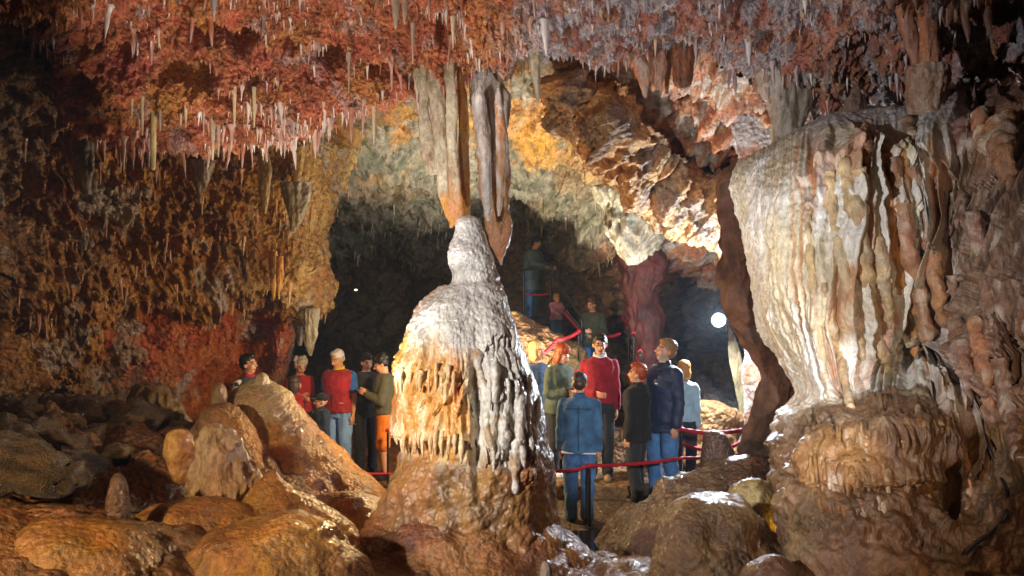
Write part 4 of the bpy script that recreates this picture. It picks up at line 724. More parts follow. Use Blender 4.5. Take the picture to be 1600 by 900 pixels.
    hang('drapery' if 'drap' in lb or 'blade' in lb else ('column' if 'column' in lb or 'collar' in lb else ('stalagmite' if 'stalagmite' in lb else 'stalactite')), lb, Y, pr if 'joining' not in lb else pr, pal, 470+i*3, .5 if not fat else .9, .02, 'flow', 80, 44, cat='drapery' if 'drap' in lb or 'blade' in lb else ('column' if 'column' in lb or 'collar' in lb else ('stalagmite' if 'stalagmite' in lb else 'stalactite')))
# ------------------------------------------------------------------ people
def g_ell(c, r, R=None, n=14, m=9):
    th = np.linspace(0, 2*PI, n, endpoint=False)[None, :]; ph = np.linspace(.12, PI-.12, m)[:, None]
    G = np.stack([np.sin(ph)*np.cos(th)*r[0], np.sin(ph)*np.sin(th)*r[1], np.cos(ph)*r[2]+0*th], -1)
    if R is not None: G = G@np.array(R.to_3x3()).T
    return capped(G+np.array(c))
def g_cap(a, b, ra, rb, n=12):
    a = np.array(a, float); b = np.array(b, float); d = b-a; L = np.linalg.norm(d)+1e-6; d = d/L
    u = np.cross(d, [0, 1, .03] if abs(d[1]) < .9 else [1, 0, 0]); u /= np.linalg.norm(u); v = np.cross(d, u)
    st = [(-.95*ra, .3*ra), (-.7*ra, .71*ra), (-.35*ra, .93*ra), (0, ra), (L*.5, (ra+rb)/2), (L, rb), (L+.35*rb, .93*rb), (L+.7*rb, .71*rb), (L+.95*rb, .3*rb)]
    th = np.linspace(0, 2*PI, n, endpoint=False)
    G = np.array([[a+d*s+r*(u*math.cos(t)+v*math.sin(t)) for t in th] for s, r in st]); return capped(G)
def g_loft(sl, n=20, sub=3):
    A = np.array(sl, float); A = crom(A, np.linspace(0, len(A)-1, (len(A)-1)*sub+1)); th = np.linspace(0, 2*PI, n, endpoint=False)
    c = np.cos(th); s = np.sin(th); c = np.sign(c)*np.abs(c)**.85; s = np.sign(s)*np.abs(s)**.85
    G = np.stack([A[:, 0:1]+A[:, 3:4]*c, A[:, 1:2]+A[:, 4:5]*s, A[:, 2:3]+0*c[None]], -1); return capped(G)
def folds(me, amp, seed, f=7.):
    V = mco(me); N = mno(me); W = V@np.array([[1, 0, .5], [0, 1, 0], [-.35, 0, 1]])
    d = amp*(1-2.4*np.abs(noise(W*[f, f, f*1.3]+seed*7.7)))+amp*.5*(1-2*np.abs(noise(W*[f*2.2, f*2.2, f*3]+seed*3.1))); mset(me, V+N*d[:, None])
M['skin'] = rock_mat('skin', .4, .55, .1, 40, .002, 0, .12, contrast=.04)
def cl(name, h, **k):
    if name not in M: M[name] = plain(name, C(h), **{**dict(rough=.85, bump=.35, bscale=260, var=.15, sheen=.1), **k})
    return M[name]
SKIN = C('c99478')
ARM = {'down': ((.03, .02, -.29), (.01, -.04, -.24)), 'front': ((.05, .0, -.28), (-.14, -.22, .02)), 'belly': ((.07, .03, -.27), (-.19, -.17, -.06)), 'phone': ((.04, -.05, -.28), (-.10, -.20, .10)),
       'back': ((.06, .08, -.27), (-.03, .10, -.22)), 'pocket': ((.08, .06, -.27), (-.07, -.10, -.19)), 'rail': ((.02, -.14, -.24), (.0, -.24, -.05)), 'up': ((.05, -.08, -.24), (-.08, -.16, .20))}
def person(label, foot, H, yaw, top, bottom, hair, arms=('down', 'down'), head=(0, 0), shoes='1c1a1a', w=1., hs=1.06, cap=None, legs=((.0, .0), (.0, .0)), fem=False, vox=.010, lean=0., sitz=0, extras=()):
    root = thing('person', label, 'person', tuple(foot), math.radians(yaw)); s = H/1.75; hsz = hs
    R = Matrix.Rotation(math.radians(head[0]), 4, 'Z')@Matrix.Rotation(math.radians(-head[1]), 4, 'X')
    hc = np.array([0, -.01, 1.635-.02*(hs-1)*4]); piv = np.array([0, 0, 1.53])
    def hx(v): return np.array(R@Vector(tuple((np.array(v)*hsz+hc-piv)+0)))+piv
    R3 = np.array(R.to_3x3())
    def hE(c, r): V, f = g_ell((0, 0, 0), [q*hsz for q in r]); return (V+np.array(c)*hsz+hc-piv)@R3.T+piv, f
    def hC(a, b, ra, rb): V, f = g_cap(np.array(a)*hsz, np.array(b)*hsz, ra*hsz, rb*hsz); return (V+hc-piv)@R3.T+piv, f
    sh = .175*w*(.9 if fem else 1); LEAN = lean
    def lz(v): v = np.array(v, float); v[..., 1] -= LEAN*np.maximum(v[..., 2]-.95, 0); return v
    tor = [(0, .0, .84, .13*w, .09*w), (0, 0, .90, .165*w, .11*w), (0, .0, 1.0, .16*w, .108*w), (0, -.005*w, 1.12, (.125 if fem else .148)*w, .10*w), (0, -.01, 1.25, .158*w*(.94 if fem else 1), .118*w), (0, -.005, 1.36, .178*w*(.92 if fem else 1), .118*w), (0, 0, 1.43, .155*w, .09*w), (0, 0, 1.475, .09, .065), (0, 0, 1.50, .055, .055)]
    joints = {}
    for sd, k in ((1, 0), (-1, 1)):
        S = np.array([sd*sh, 0, 1.392]); am = arms[k]; am = ARM[am] if isinstance(am, str) else am
        E = S+np.array(am[0])*[sd, 1, 1]; Wr = E+np.array(am[1])*[sd, 1, 1]
        fx, fy = legs[k]; An = np.array([sd*.095+fx, .01+fy, .09]); Hp = np.array([sd*.088*w, 0, .88]); Kn = (Hp+An)/2+np.array([sd*.008, -.03-abs(fy)*.1, .0])
        joints[sd] = (S, E, Wr, Hp, Kn, An)
    body = [g_loft(tor)]; body.append(g_cap((0, .005, 1.44), (0, -.008, 1.58), .058, .052))
    body += [hE((0, .012, .03), (.074, .092, .092)), hE((0, -.02, -.02), (.062, .075, .085)), hE((0, -.045, -.075), (.036, .035, .032)), hC((0, -.088, .012), (0, -.108, -.022), .009, .013), hE((0, -.078, .022), (.048, .016, .012)), hE((0, -.086, -.056), (.022, .010, .011)),
             hE((.075, .008, -.008), (.011, .02, .032)), hE((-.075, .008, -.008), (.011, .02, .032)), hE((.036, -.062, -.025), (.022, .02, .02)), hE((-.036, -.062, -.025), (.022, .02, .02))]
    for sd in (1, -1):
        S, E, Wr, Hp, Kn, An = joints[sd]
        body += [g_cap(S, E, .047*w, .036*w), g_cap(E, Wr, .037*w, .025), g_cap(Hp, Kn, .084*w, .055*w), g_cap(Kn, An, .054*w, .036), g_cap(An+[0, .02, -.045], An+[0, -.12, -.06], .036, .028)]
        d = (Wr-E)/np.linalg.norm(Wr-E); side = np.cross(d, [sd, 0, 0]); side = side/np.linalg.norm(side) if np.linalg.norm(side) > .1 else np.array([0, -1., 0]); nrm = np.cross(side, d)*sd; nrm = nrm if nrm[0]*sd < 0 else -nrm
        for j in range(4):
            o = (j-1.5)*.021; base = Wr+d*.085+side*o; f1 = base+d*(.036-.004*abs(j-1.3))+nrm*.012; f2 = f1+d*.022+nrm*.026
            body += [g_cap(Wr+d*.01+side*o*.7, base, .014, .0115, 8), g_cap(base, f1, .0105, .0095, 8), g_cap(f1, f2, .0095, .008, 8)]
        tb = Wr+d*.03+side*.026; t1 = tb+side*.025+d*.028+nrm*.01; body += [g_cap(tb, t1, .013, .011, 8), g_cap(t1, t1+d*.026+nrm*.01, .011, .009, 8)]
    def fin(me): V = lz(mco(me))*s; mset(me, V); return me
    b = fuse('body', body, vox, 2); V = mco(b); hl = ((V-piv)@R3+piv-hc)/hsz   # head-local coordinates
    hd = V[:, 2] > 1.50; t = np.repeat(SKIN[None], len(V), 0)*(1+.12*fbm(V, 9, 2, .5, 5))[:, None]
    lips = hd & (np.abs(hl[:, 2]+.057) < .009) & (np.abs(hl[:, 0]) < .023) & (hl[:, 1] < -.06); t[lips] = C('9a4a42')
    brow = hd & (np.abs(hl[:, 2]-.030) < .006) & (np.abs(np.abs(hl[:, 0])-.032) < .018) & (hl[:, 1] < -.05); t[brow] = C('3a261a')
    eye = hd & (np.abs(hl[:, 2]-.006) < .0065) & (np.abs(np.abs(hl[:, 0])-.031) < .012) & (hl[:, 1] < -.05); t[eye] = C('57453c')
    if 'beard' in extras: bb = hd & (hl[:, 2] < -.042) & (hl[:, 1] < .0) & (hl[:, 2] > -.11) & ~lips; t[bb] = C('a49a90')
    mtint(b, t); fin(b); link('body', b, M['skin'], root)
    for sd in (1, -1):
        V, f = g_ell((0, 0, 0), (.011*hsz,)*3, None, 10, 7); c = hx((sd*.031, -.071, .006)); tt = np.repeat(C('d8d4d0')[None], len(V), 0); fwd = R3@np.array([0, -1, 0]); tt[(V@fwd) > .0078*hsz] = C('2a1c14')
        e = mesh_np('eye', lz(V+c)*s, f, tt); link('eye', e, M['skin'], root)
    # trousers
    bm, blen = bottom; inf = .014
    pr = [g_loft([(0, 0, .82, .15*w, .105*w), (0, 0, .9, .178*w, .122*w), (0, 0, 1.0, .168*w, .116*w), (0, 0, 1.04, .158*w, .11*w)])]
    for sd in (1, -1):
        S, E, Wr, Hp, Kn, An = joints[sd]
        if blen == 'long': pr += [g_cap(Hp, Kn, .1*w, .078*w), g_cap(Kn, An+[0, .01, .01], .076*w, .064*w), g_cap(An+[0, .0, .03], An+[0, -.01, -.015], .068*w, .07*w)]
        else: pr += [g_cap(Hp, Kn+[0, 0, .06], .105*w, .092*w), g_cap(Kn+[0, 0, .1], Kn+[0, 0, .02], .09*w, .1*w)]
    m_ = fuse('trousers' if blen == 'long' else 'shorts', pr, .013, 2); folds(m_, .009, H*10+yaw, 8); link(m_.name, fin(m_), bm, root)
    # shoes
    for sd in (1, -1):
        An = joints[sd][5]; m_ = fuse('shoe', [g_cap(An+[0, .03, -.045], An+[0, -.13, -.055], .045, .04), g_cap(An+[0, .02, -.04], An+[0, .0, .0], .048, .05), g_ell(An+[0, -.05, -.075], (.052, .13, .016))], .011, 2)
        link('shoe', fin(m_), cl('shoe_'+shoes, shoes, rough=.5), root)
    # top
    tm, hem, slv = top[:3]; inf = top[3] if len(top) > 3 else .022; nm = top[4] if len(top) > 4 else 'jacket'
    k = [(x, y, z, rx+inf, ry+inf*1.1) for x, y, z, rx, ry in tor if z > hem+.05 and z < 1.49]; k = [(0, 0, hem, .168*w+inf*1.2, .118*w+inf*1.2), (0, 0, hem+.05, .166*w+inf*1.1, .114*w+inf*1.1)]+k
    k[-1] = (0, .004, 1.48, .082, .072)
    pr = [g_loft(k)]
    for sd in (1, -1):
        S, E, Wr, Hp, Kn, An = joints[sd]; r0 = .050*w+inf*.6
        if slv == 'long': pr += [g_cap(S, E, r0, r0*.86), g_cap(E, E+(Wr-E)*.93, r0*.88, r0*.74)]
        elif slv == 'short': pr += [g_cap(S, S+(E-S)*.68, r0, r0*1.02)]
        else: pr += [g_cap(S+[-sd*.03, 0, 0.01], S+[sd*.0, 0, -.0], r0*.9, r0*.8)]
    m_ = fuse(nm, pr, .012, 3); folds(m_, .008 if inf > .015 else .005, H*7+yaw*.3, 6.5); TM = link(nm, fin(m_), tm, root)
    for ex in extras:
        if isinstance(ex, tuple) and ex[0] == 'collar':
            G = []; 
            for zz, r in ((1.465, .088), (1.50, .078), (1.535, .072), (1.53, .062), (1.47, .06)): G.append([(r*math.cos(a)*1.03, .0+r*math.sin(a)*.95-.006, zz-.02*(math.sin(a) < -.5)) for a in np.linspace(0, 2*PI, 24, endpoint=False)])
            V, f = capped(np.array(G)); link('collar', mesh_np('collar', lz(V)*s, f), ex[1], root)
        if isinstance(ex, tuple) and ex[0] == 'inner':      # shirt showing under a sleeveless vest
            pr = []
            for sd in (1, -1):
                S, E, Wr = joints[sd][:3]; L_ = .62 if ex[2] == 'short' else .95
                pr = [g_cap(S, S+(E-S)*(L_ if ex[2] == 'short' else 1), .062*w, .062*w if ex[2] == 'short' else .052*w)]+([g_cap(E, E+(Wr-E)*.93, .05*w, .042*w)] if ex[2] == 'long' else [])
                m_ = fuse('sleeve', pr, .012, 2); folds(m_, .006, 3+sd, 8); link('sleeve', fin(m_), ex[1], root)
        if isinstance(ex, tuple) and ex[0] == 'glasses':
            pr = []
            for sd in (1, -1):
                c0 = [hx((sd*.032+.02*math.cos(a), -.094, .006+.015*math.sin(a))) for a in np.linspace(0, 2*PI, 9)]
                for a, b_ in zip(c0[:-1], c0[1:]): pr.append(g_cap(a, b_, .0028, .0028, 6))
                pr.append(g_cap(hx((sd*.052, -.092, .008)), hx((sd*.078, .0, .008)), .003, .003, 6))
            pr.append(g_cap(hx((-.012, -.097, .008)), hx((.012, -.097, .008)), .003, .003, 6))
            Vs = np.concatenate([p[0] for p in pr]); o = 0; Fs = []
            for V, f in pr: Fs.append(f+o); o += len(V)
            link('glasses', mesh_np('glasses', lz(Vs)*s, np.concatenate(Fs)), cl('glasses_frame', '151518', rough=.3), root)
        if isinstance(ex, tuple) and ex[0] == 'strip':     # narrow band lying on the garment: centre (x,y,z), half size
            _, mt, c, h, nme = ex; bme = mesh_box(nme, np.array(c), np.array(h)); V = lz(mco(bme))*s; mset(bme, V); link(nme, bme, mt, root)
        if isinstance(ex, tuple) and ex[0] == 'hood':
            m_ = fuse('hood', [g_ell((0, .085, 1.46), (.10, .05, .055)), g_ell((.06, .04, 1.48), (.045, .05, .04)), g_ell((-.06, .04, 1.48), (.045, .05, .04))], .012, 3); folds(m_, .006, 2, 9); link('hood', fin(m_), ex[1], root)
    # hair
    hst, hm = hair
    pr = []
    if hst in ('short', 'bob', 'long', 'curly'):
        pr = [hE((0, .022, .052), (.082, .094, .085)), hE((0, .045, .01), (.074, .068, .075)), hE((0, -.035, .098), (.06, .05, .032)), hE((.066, .012, .03), (.016, .04, .04)), hE((-.066, .012, .03), (.016, .04, .04))]
    if hst == 'short': pr += [hE((0, .06, -.03), (.05, .03, .03))]
    if hst == 'curly': pr += [hE((.05*math.cos(a)*1.4, .03+.07*math.sin(a), .07+.03*math.sin(a*3)), (.035, .035, .035)) for a in np.linspace(0, 6, 11)]
    if hst in ('bob', 'long'):
        dz = -.06 if hst == 'bob' else -.13
        pr += [hE((.066, .02, dz/2), (.026, .06, .07-dz*.4)), hE((-.066, .02, dz/2), (.026, .06, .07-dz*.4)), hE((0, .06, dz/2), (.075, .045, .08-dz*.4)), hE((0, .02, .07), (.09, .1, .08))]
    if hst == 'balding': pr = [hE((0, .05, .02), (.076, .062, .06)), hE((.068, .02, .015), (.014, .042, .035)), hE((-.068, .02, .015), (.014, .042, .035)), hE((0, .03, .075), (.066, .078, .055))]
    if pr and not (cap and hst == 'none'):
        m_ = fuse('hair', pr, .008, 2); V = mco(m_); N = mno(m_); V = V+N*(.0045*hsz*(1-2*np.abs(noise(V*[90, 90, 16])))+.005*noise(V*28))[:, None]; mset(m_, V); link('hair', fin(m_), hm, root)
    if cap:
        m_ = fuse('cap', [hE((0, .012, .062), (.088, .104, .078)), hE((0, -.115, .045), (.062, .065, .008))], .0085, 2); link('cap', fin(m_), cap, root)
    return root, joints, s
def mesh_box(name, c, h):
    V = np.array([[x, y, z] for x in (-1, 1) for y in (-1, 1) for z in (-1, 1)])*h+c; f = np.array([[0, 1, 3, 2], [4, 6, 7, 5], [0, 4, 5, 1], [2, 3, 7, 6], [0, 2, 6, 4], [1, 5, 7, 3]])
    return mesh_np(name, V, f, None, False)
def hairm(n, h): return cl(n, h, rough=.45, bump=.6, bscale=140, sheen=0)
def at(px, y, z): return ((px-800)/F*y, y, z)
H_BLK = hairm('hair_black', '1a1412'); H_RED = hairm('hair_red', 'a0441c'); H_GREY = hairm('hair_grey', 'b8b2ac'); H_BLND = hairm('hair_blond', 'd8bc80'); H_BRN = hairm('hair_brown', '46301e'); H_LBR = hairm('hair_light_brown', 'b07c3c')
NAVY = cl('navy_cloth', '1c2c4c', rough=.6); JEANS = cl('blue_jeans', '4674a8', var=.4); JEANL = cl('light_jeans', '80b0ff', var=.25); DENIM = cl('denim_jacket', '3a6488', var=.4); BLKC = cl('black_cloth', '17181c'); DKT = cl('dark_trousers', '282c30'); REDS = cl('red_sweater', '8c1a2c', rough=.95, var=.25); GREENJ = cl('green_jacket', '3f4a3c'); REDV = cl('red_vest', 'a0182a', rough=.7, var=.25); BLUP = cl('blue_polo', '2a62b8'); OLIV = cl('olive_sweater', '4c4c38'); ORSH = cl('orange_shorts', 'd8781c'); WHT = cl('white_cloth', 'dcdcdc'); LBL = cl('light_blue_shirt', '9cc0cc'); YELC = cl('yellow_collar', 'e0c020'); GREYV = cl('grey_vest', '3c3e3c'); PINK = cl('pink_check', 'c07c98', var=.35); GBC = cl('grey_blue_coat', '5c7484'); REDC = cl('red_cloth', 'a81c24')
ZL = -.27
# right hand group
person('man in open navy jacket and blue jeans gazing up to the left', at(1038, 9.0, -.02), 1.83, -62, (NAVY, .78, 'long', .04), (JEANS, 'long'), ('short', hairm('hair_fair_brown', '866440')), ('down', 'down'), (-12, 14), '2a2420', 1.04, extras=('beard', ('collar', NAVY), ('strip', WHT, (.09, -.178, 1.30), (.02, .003, .004), 'chest_logo')), legs=((0, .05), (0, -.05)), vox=.0095)
person('boy in denim jacket, blue jeans and dark cap seen from behind at the rope', at(905, 8.25, -.02), 1.53, 172, (DENIM, .84, 'long', .03), (JEANS, 'long'), ('short', H_BRN), ('down', 'down'), (0, -4), '1c1a1a', 1.06, 1.08, cap=NAVY, extras=(('collar', DENIM), ('strip', cl('dark_seam', '1e3852'), (0, .165, 1.13), (.004, .004, .26), 'seam'), ('strip', cl('dark_seam', '1e3852'), (0, .165, 1.36), (.15, .004, .004), 'yoke_seam'), ('strip', WHT, (0, .0, .838), (.205, .15, .007), 'shirt_hem')), vox=.0095)
person('man in crimson sweater and white collar looking down, standing on the step', at(937, 9.35, .155), 1.70, -8, (REDS, .93, 'long', .02, 'sweater'), (DKT, 'long'), ('short', H_BLK), ('down', 'belly'), (6, -8), 'a08058', .95, extras=(('collar', WHT), ('glasses',)), vox=.0095)
person('red haired visitor in a black hooded jacket and dark grey trousers, back turned', at(996, 8.95, -.02), 1.56, -128, (BLKC, .80, 'long', .035), (DKT, 'long'), ('short', H_RED), ('down', 'pocket'), (25, 4), '1c1a1a', 1.02, 1.06, extras=(('hood', BLKC), ('collar', BLKC)), legs=((0, .04), (0, -.06)), fem=True)
person('woman in light blue shirt and dark trousers behind the man in navy', at(1069, 9.85, -.02), 1.50, 150, (LBL, .92, 'long', .022, 'shirt'), (DKT, 'long'), ('bob', H_LBR), ('down', 'down'), (0, 0), '1c1a1a', 1.0, fem=True)
person('red haired woman in a green grey jacket reading beside the white stalagmite', at(874, 9.55, .155), 1.56, 40, (GREENJ, .85, 'long', .035), (BLKC, 'long'), ('bob', H_RED), ('front', 'front'), (10, -22), 'cfcfcf', 1.04, fem=True, extras=(('collar', GREENJ),))
person('blond person half hidden by the right edge of the white stalagmite', at(838, 9.9, .155), 1.56, 60, (cl('steel_blue', '2c4460'), .88, 'long', .03), (BLKC, 'long'), ('bob', H_BLND), ('down', 'down'), (0, 0), 'd8d8d8', 1., fem=True)
# left hand group
person('grey haired man in red vest over a blue polo shirt, smiling down', at(530, 11.4, ZL), 1.78, -20, (REDV, .90, 'none', .035, 'vest'), (JEANL, 'long'), ('short', H_GREY), ('down', 'down'), (-8, -18), '2a2420', 1.14, extras=(('inner', BLUP, 'short'), ('collar', YELC), ('strip', WHT, (.11, -.152, 1.03), (.05, .004, .005), 'pocket_trim'), ('strip', cl('zip_metal', 'a08a80', metal=.8, rough=.4), (0, -.172, 1.2), (.005, .004, .24), 'zip')), vox=.0095)
person('dark haired man in black clothes looking at the phone of his neighbour', at(572, 11.55, ZL), 1.72, 25, (BLKC, .92, 'long', .02, 'sweater'), (BLKC, 'long'), ('short', H_BLK), ('down', 'down'), (6, -16), '1c1a1a', 1.)
_, J, S_ = person('man with glasses, olive sweater and orange shorts looking at his phone', at(601, 11.15, ZL), 1.74, -80, (OLIV, .93, 'long', .024, 'sweater'), (ORSH, 'short'), ('curly', H_BLK), ('phone', 'phone'), (0, -24), '1c1a1a', 1.04, extras=(('glasses',),))
person('boy in dark blue fleece and black cap peering left', at(502, 10.95, ZL), 1.20, -58, (cl('dark_fleece', '1c2c40'), .86, 'long', .035, 'fleece'), (BLKC, 'long'), ('none', H_BRN), ('front', 'down'), (-8, 4), '1c1a1a', 1.1, 1.3, cap=BLKC, extras=(('glasses',), ('collar', cl('dark_fleece', '1c2c40')), ('strip', cl('green_zip', '3cb060'), (0, -.170, 1.33), (.006, .004, .12), 'zip')))
person('woman with tousled grey hair in a red top, behind the children', at(468, 11.6, ZL), 1.66, 35, (REDC, .92, 'long', .025, 'sweater'), (BLKC, 'long'), ('curly', H_GREY), ('down', 'front'), (0, -22), '1c1a1a', 1., fem=True)
person('girl with bobbed brown hair seen from behind, beside the red hat', at(460, 11.1, ZL), 1.42, 140, (REDC, .88, 'long', .028, 'jumper'), (BLKC, 'long'), ('bob', H_BRN), ('up', 'down'), (0, 0), '1c1a1a', 1.02, 1.15, fem=True)
person('small child in a purple jacket and bright red hat behind the mound edge', at(462, 10.7, ZL), 1.12, -150, (cl('purple_jacket', '45386a'), .86, 'long', .035), (BLKC, 'long'), ('none', H_BRN), ('down', 'down'), (0, 0), '1c1a1a', 1.08, 1.32, cap=REDC)
person('dark haired man in grey vest, red collar and white sleeves, in profile at far left', at(388, 10.2, -.22), 1.76, 68, (GREYV, .92, 'none', .035, 'vest'), (BLKC, 'long'), ('short', H_BLK), ('down', 'down'), (8, 3), '1c1a1a', 1.06, extras=(('inner', WHT, 'long'), ('collar', REDC)))
# on the stairs
person('tall person in a long grey blue coat and jeans leaning on the upper handrail', at(829, 17.0, 1.74), 1.74, 62, (GBC, .62, 'long', .05, 'coat'), (JEANS, 'long'), ('short', H_BLK), ('rail', 'rail'), (6, -14), '2a2420', 1.08, lean=.16, vox=.013)
person('little child in a pink checked jacket climbing down the stairs', at(869, 16.0, 1.27), 1.0, 30, (PINK, .86, 'long', .04), (JEANS, 'long'), ('short', H_LBR), ('rail', 'rail'), (0, -12), '2a2420', 1.15, 1.4, vox=.013)
person('person in dark green jacket looking at the hands halfway down the stairs', at(926, 14.5, .52), 1.70, -30, (GREENJ, .85, 'long', .035), (JEANS, 'long'), ('short', H_BRN), ('front', 'belly'), (-10, -14), '1c1a1a', 1.04, vox=.013)
# ------------------------------------------------------------------ path, steps and the stairs
def slab(name, outline, z0, z1, tint, mat, rough=.012, seed=1, **kw):   # polygon slab with roughened top built as a fan of rings
    O = np.array(outline, float); n = len(O); t = np.linspace(0, n, n*14, endpoint=False); O2 = np.stack([np.interp(t, range(n+1), np.append(O[:, k], O[0, k])) for k in (0, 1)], -1)
    c = O2.mean(0); rings = []
    for s_ in np.linspace(0.02, 1, 22): rings.append(np.concatenate([c+(O2-c)*s_, np.full((len(O2), 1), z1)], -1))
    rings.append(np.concatenate([c+(O2-c)*1.006, np.full((len(O2), 1), z1-.02)], -1)); rings.append(np.concatenate([c+(O2-c)*1.01, np.full((len(O2), 1), (z0+z1)/2)], -1)); rings.append(np.concatenate([c+(O2-c)*1.01, np.full((len(O2), 1), z0)], -1))
    G = np.array(rings); G = G+np.stack([fbm(G, 2.5, 3, .5, seed), fbm(G, 2.5, 3, .5, seed+1), .6*fbm(G, 5, 3, .5, seed+2)], -1)*[.03, .03, rough]
    V, f = capped(G); n1 = fbm(V, 2, 4, .6, seed); tt = mix(tint, np.array(tint)*.65, ss(-.3, .4, n1)); return link(name, mesh_np(name, V, f, tt), mat, **kw)
slab('path', [(.30, 7.75), (1.0, 7.7), (1.9, 8.1), (2.9, 8.6), (3.0, 10.6), (.4, 10.6)], -.3, -.015, C('6a5a48'), M['ground'], .006, 2, kind='structure')
PLAT = slab('platform', [(.35, 9.1), (1.42, 9.05), (1.5, 9.4), (1.45, 12.4), (.2, 12.4)], -.2, .155, C('8c6c44'), M['wall_rock'], .008, 5, kind='structure')
st0 = np.array(at(952, 12.6, .16)); st1 = np.array(at(826, 17.2, 1.72)); nst = 11; dirn = (st1-st0); STAIRS = link('stairs', None, kind='structure')
for i in range(nst):
    c = st0+dirn*(i/(nst-1)); u = np.array([dirn[0], dirn[1]]); u /= np.linalg.norm(u); v = np.array([-u[1], u[0]]); hw = .62 if i < nst-1 else .8; dd = .28 if i < nst-1 else 1.0
    O = [c[:2]+v*hw-u*.2, c[:2]-v*hw-u*.2, c[:2]-v*hw+u*dd, c[:2]+v*hw+u*dd]; slab('step', O, c[2]-.5, c[2], C('6c5238'), M['wall_rock'], .01, 20+i, parent=STAIRS)
# slope of rock in front of the stairs
mound('rock_mound', 'brown slope of rock before the stairs, behind the white stalagmite', 13.6, [(486, 796, 806), (510, 780, 850), (545, 770, 905), (590, 760, 935), (640, 750, 950), (720, 745, 955)], [C('76552f'), C('5a4026')], 'wall_rock', 260, .5, 130, 160, 1.3, knob=.06)
mound('boulder', 'pale boulder under the upper rope, behind the man in crimson', 12.2, [(592, 1020, 1036), (600, 1006, 1052), (630, 1000, 1058), (680, 996, 1062), (720, 996, 1062)], [C('8a7452'), C('6a5638')], 'wall_rock', 263, .7, 100, 130, 1.2, knob=.06, cat='boulder')
mound('boulder', 'ochre boulder beyond the ropes, left of the man in crimson', 12.0, [(552, 876, 890), (562, 862, 902), (590, 856, 912), (640, 850, 918), (700, 850, 920)], [C('7c6234'), C('5c4828')], 'wall_rock', 266, .7, 100, 130, 1.2, knob=.06, cat='boulder')

# ------------------------------------------------------------------ barriers
POST = cl('post_metal', '2c2a2c', rough=.35, metal=.7, bump=0); ROPE = plain('red_rope', C('a81024'), rough=.6, bump=.6, bscale=120, var=.2); RAILM = cl('rail_metal', '3a3434', rough=.4, metal=.6, bump=0)
def post(label, px, y, zf, ztop, group=None, r=.016, hook=True):
    o = thing('barrier_post', label, 'post', at(px, y, zf)); h = ztop-zf
    ctube('tube', [(0, 0, 0), (0, 0, h*.5), (0, 0, h)], [r, r, r*.95], POST, None, 10, parent=o); ctube('base', [(0, 0, 0), (0, 0, .012), (0, 0, .02)], [.07, .065, .02], POST, None, 18, parent=o)
    if hook: ctube('rope_ring', [(-.03, 0, h-.02), (0, 0, h+.012), (.03, 0, h-.02)], [.012, .016, .012], ROPE, None, 8, parent=o)
def zat(py, y): return CAMZ-(py-450)/F*y
def rope(label, pts, r=.016, sag=.0, cat='rope', name='barrier_rope', mat=None, seed=1):
    W = [P(*p) for p in pts]; Q = []
    for a, b in zip(W[:-1], W[1:]):
        for t_ in np.linspace(0, 1, 5)[:-1]: Q.append(a+(b-a)*t_-np.array([0, 0, sag*4*t_*(1-t_)]))
    Q.append(W[-1]); G = tube(Q, [r]*len(Q), 12, len(Q)*14); nr, ns = G.shape[:2]; k = np.arange(nr)[:, None]*.9+np.arange(ns)[None, :]*2*PI/12*3; c = G.mean(1, keepdims=True); G = c+(G-c)*(1+.14*np.sin(k))[..., None]
    V, f = capped(G); link(name, mesh_np(name, V, f), mat or ROPE, None, label, cat)
post('barrier post in front of the boy in denim', 921, 8.02, -.02, zat(727, 8.02))
post('barrier post touching the sleeve of the man in navy', 1064, 8.75, -.02, zat(672, 8.75))
post('barrier post at the shadowed pillar, right end of the rope', 1176, 9.0, -.0, zat(666, 9.0))
post('barrier post near the foot of the man in orange shorts', 606, 10.7, ZL, zat(672, 10.7))
rope('red rope crossing low in front of the boy and the man in navy', [(862, 736, 7.95), (921, 728, 8.02), (1064, 716, 8.7), (1176, 706, 8.95)], .017, .02)
rope('thick red rope sagging from the navy sleeve to the shadowed pillar', [(1064, 671, 8.73), (1176, 668, 8.98)], .024, .05)
rope('red rope curving low behind the dark stalagmite', [(1064, 692, 9.6), (1165, 688, 9.6)], .022, .10)
rope('red rope on the floor line of the left group', [(548, 738, 10.6), (606, 740, 10.7), (640, 742, 10.7)], .016, .01)
rope('red rope sloping up left of the woman in green, behind the stalagmite', [(842, 556, 12.3), (871, 531, 12.4), (905, 518, 12.5)], .03, .03)
rope('red rope passing behind the neck of the man in crimson', [(880, 580, 10.9), (960, 577, 10.9)], .02, .02)
rope('red rope behind the head of the person in green on the stairs', [(946, 526, 14.2), (970, 521, 14.2)], .03, .02)
rope('long red rope dropping steeply right of the man in crimson', [(973, 495, 14.6), (990, 521, 13.6), (996, 560, 12.6), (1003, 600, 11.8)], .026, .0)
post('upper barrier post above the red haired woman', 871, 12.4, .0, zat(530, 12.4)); post('upper barrier post left of the man in crimson', 904, 12.5, .16, zat(517, 12.5))
post('dark upper post right of the man in crimson', 982, 13.2, .1, zat(512, 13.2)); post('slim upper post beside the steep red rope', 990, 12.4, .1, zat(520, 12.4)); post('pale upper post nearest the head of the man in navy', 1000, 11.9, .1, zat(548, 11.9))
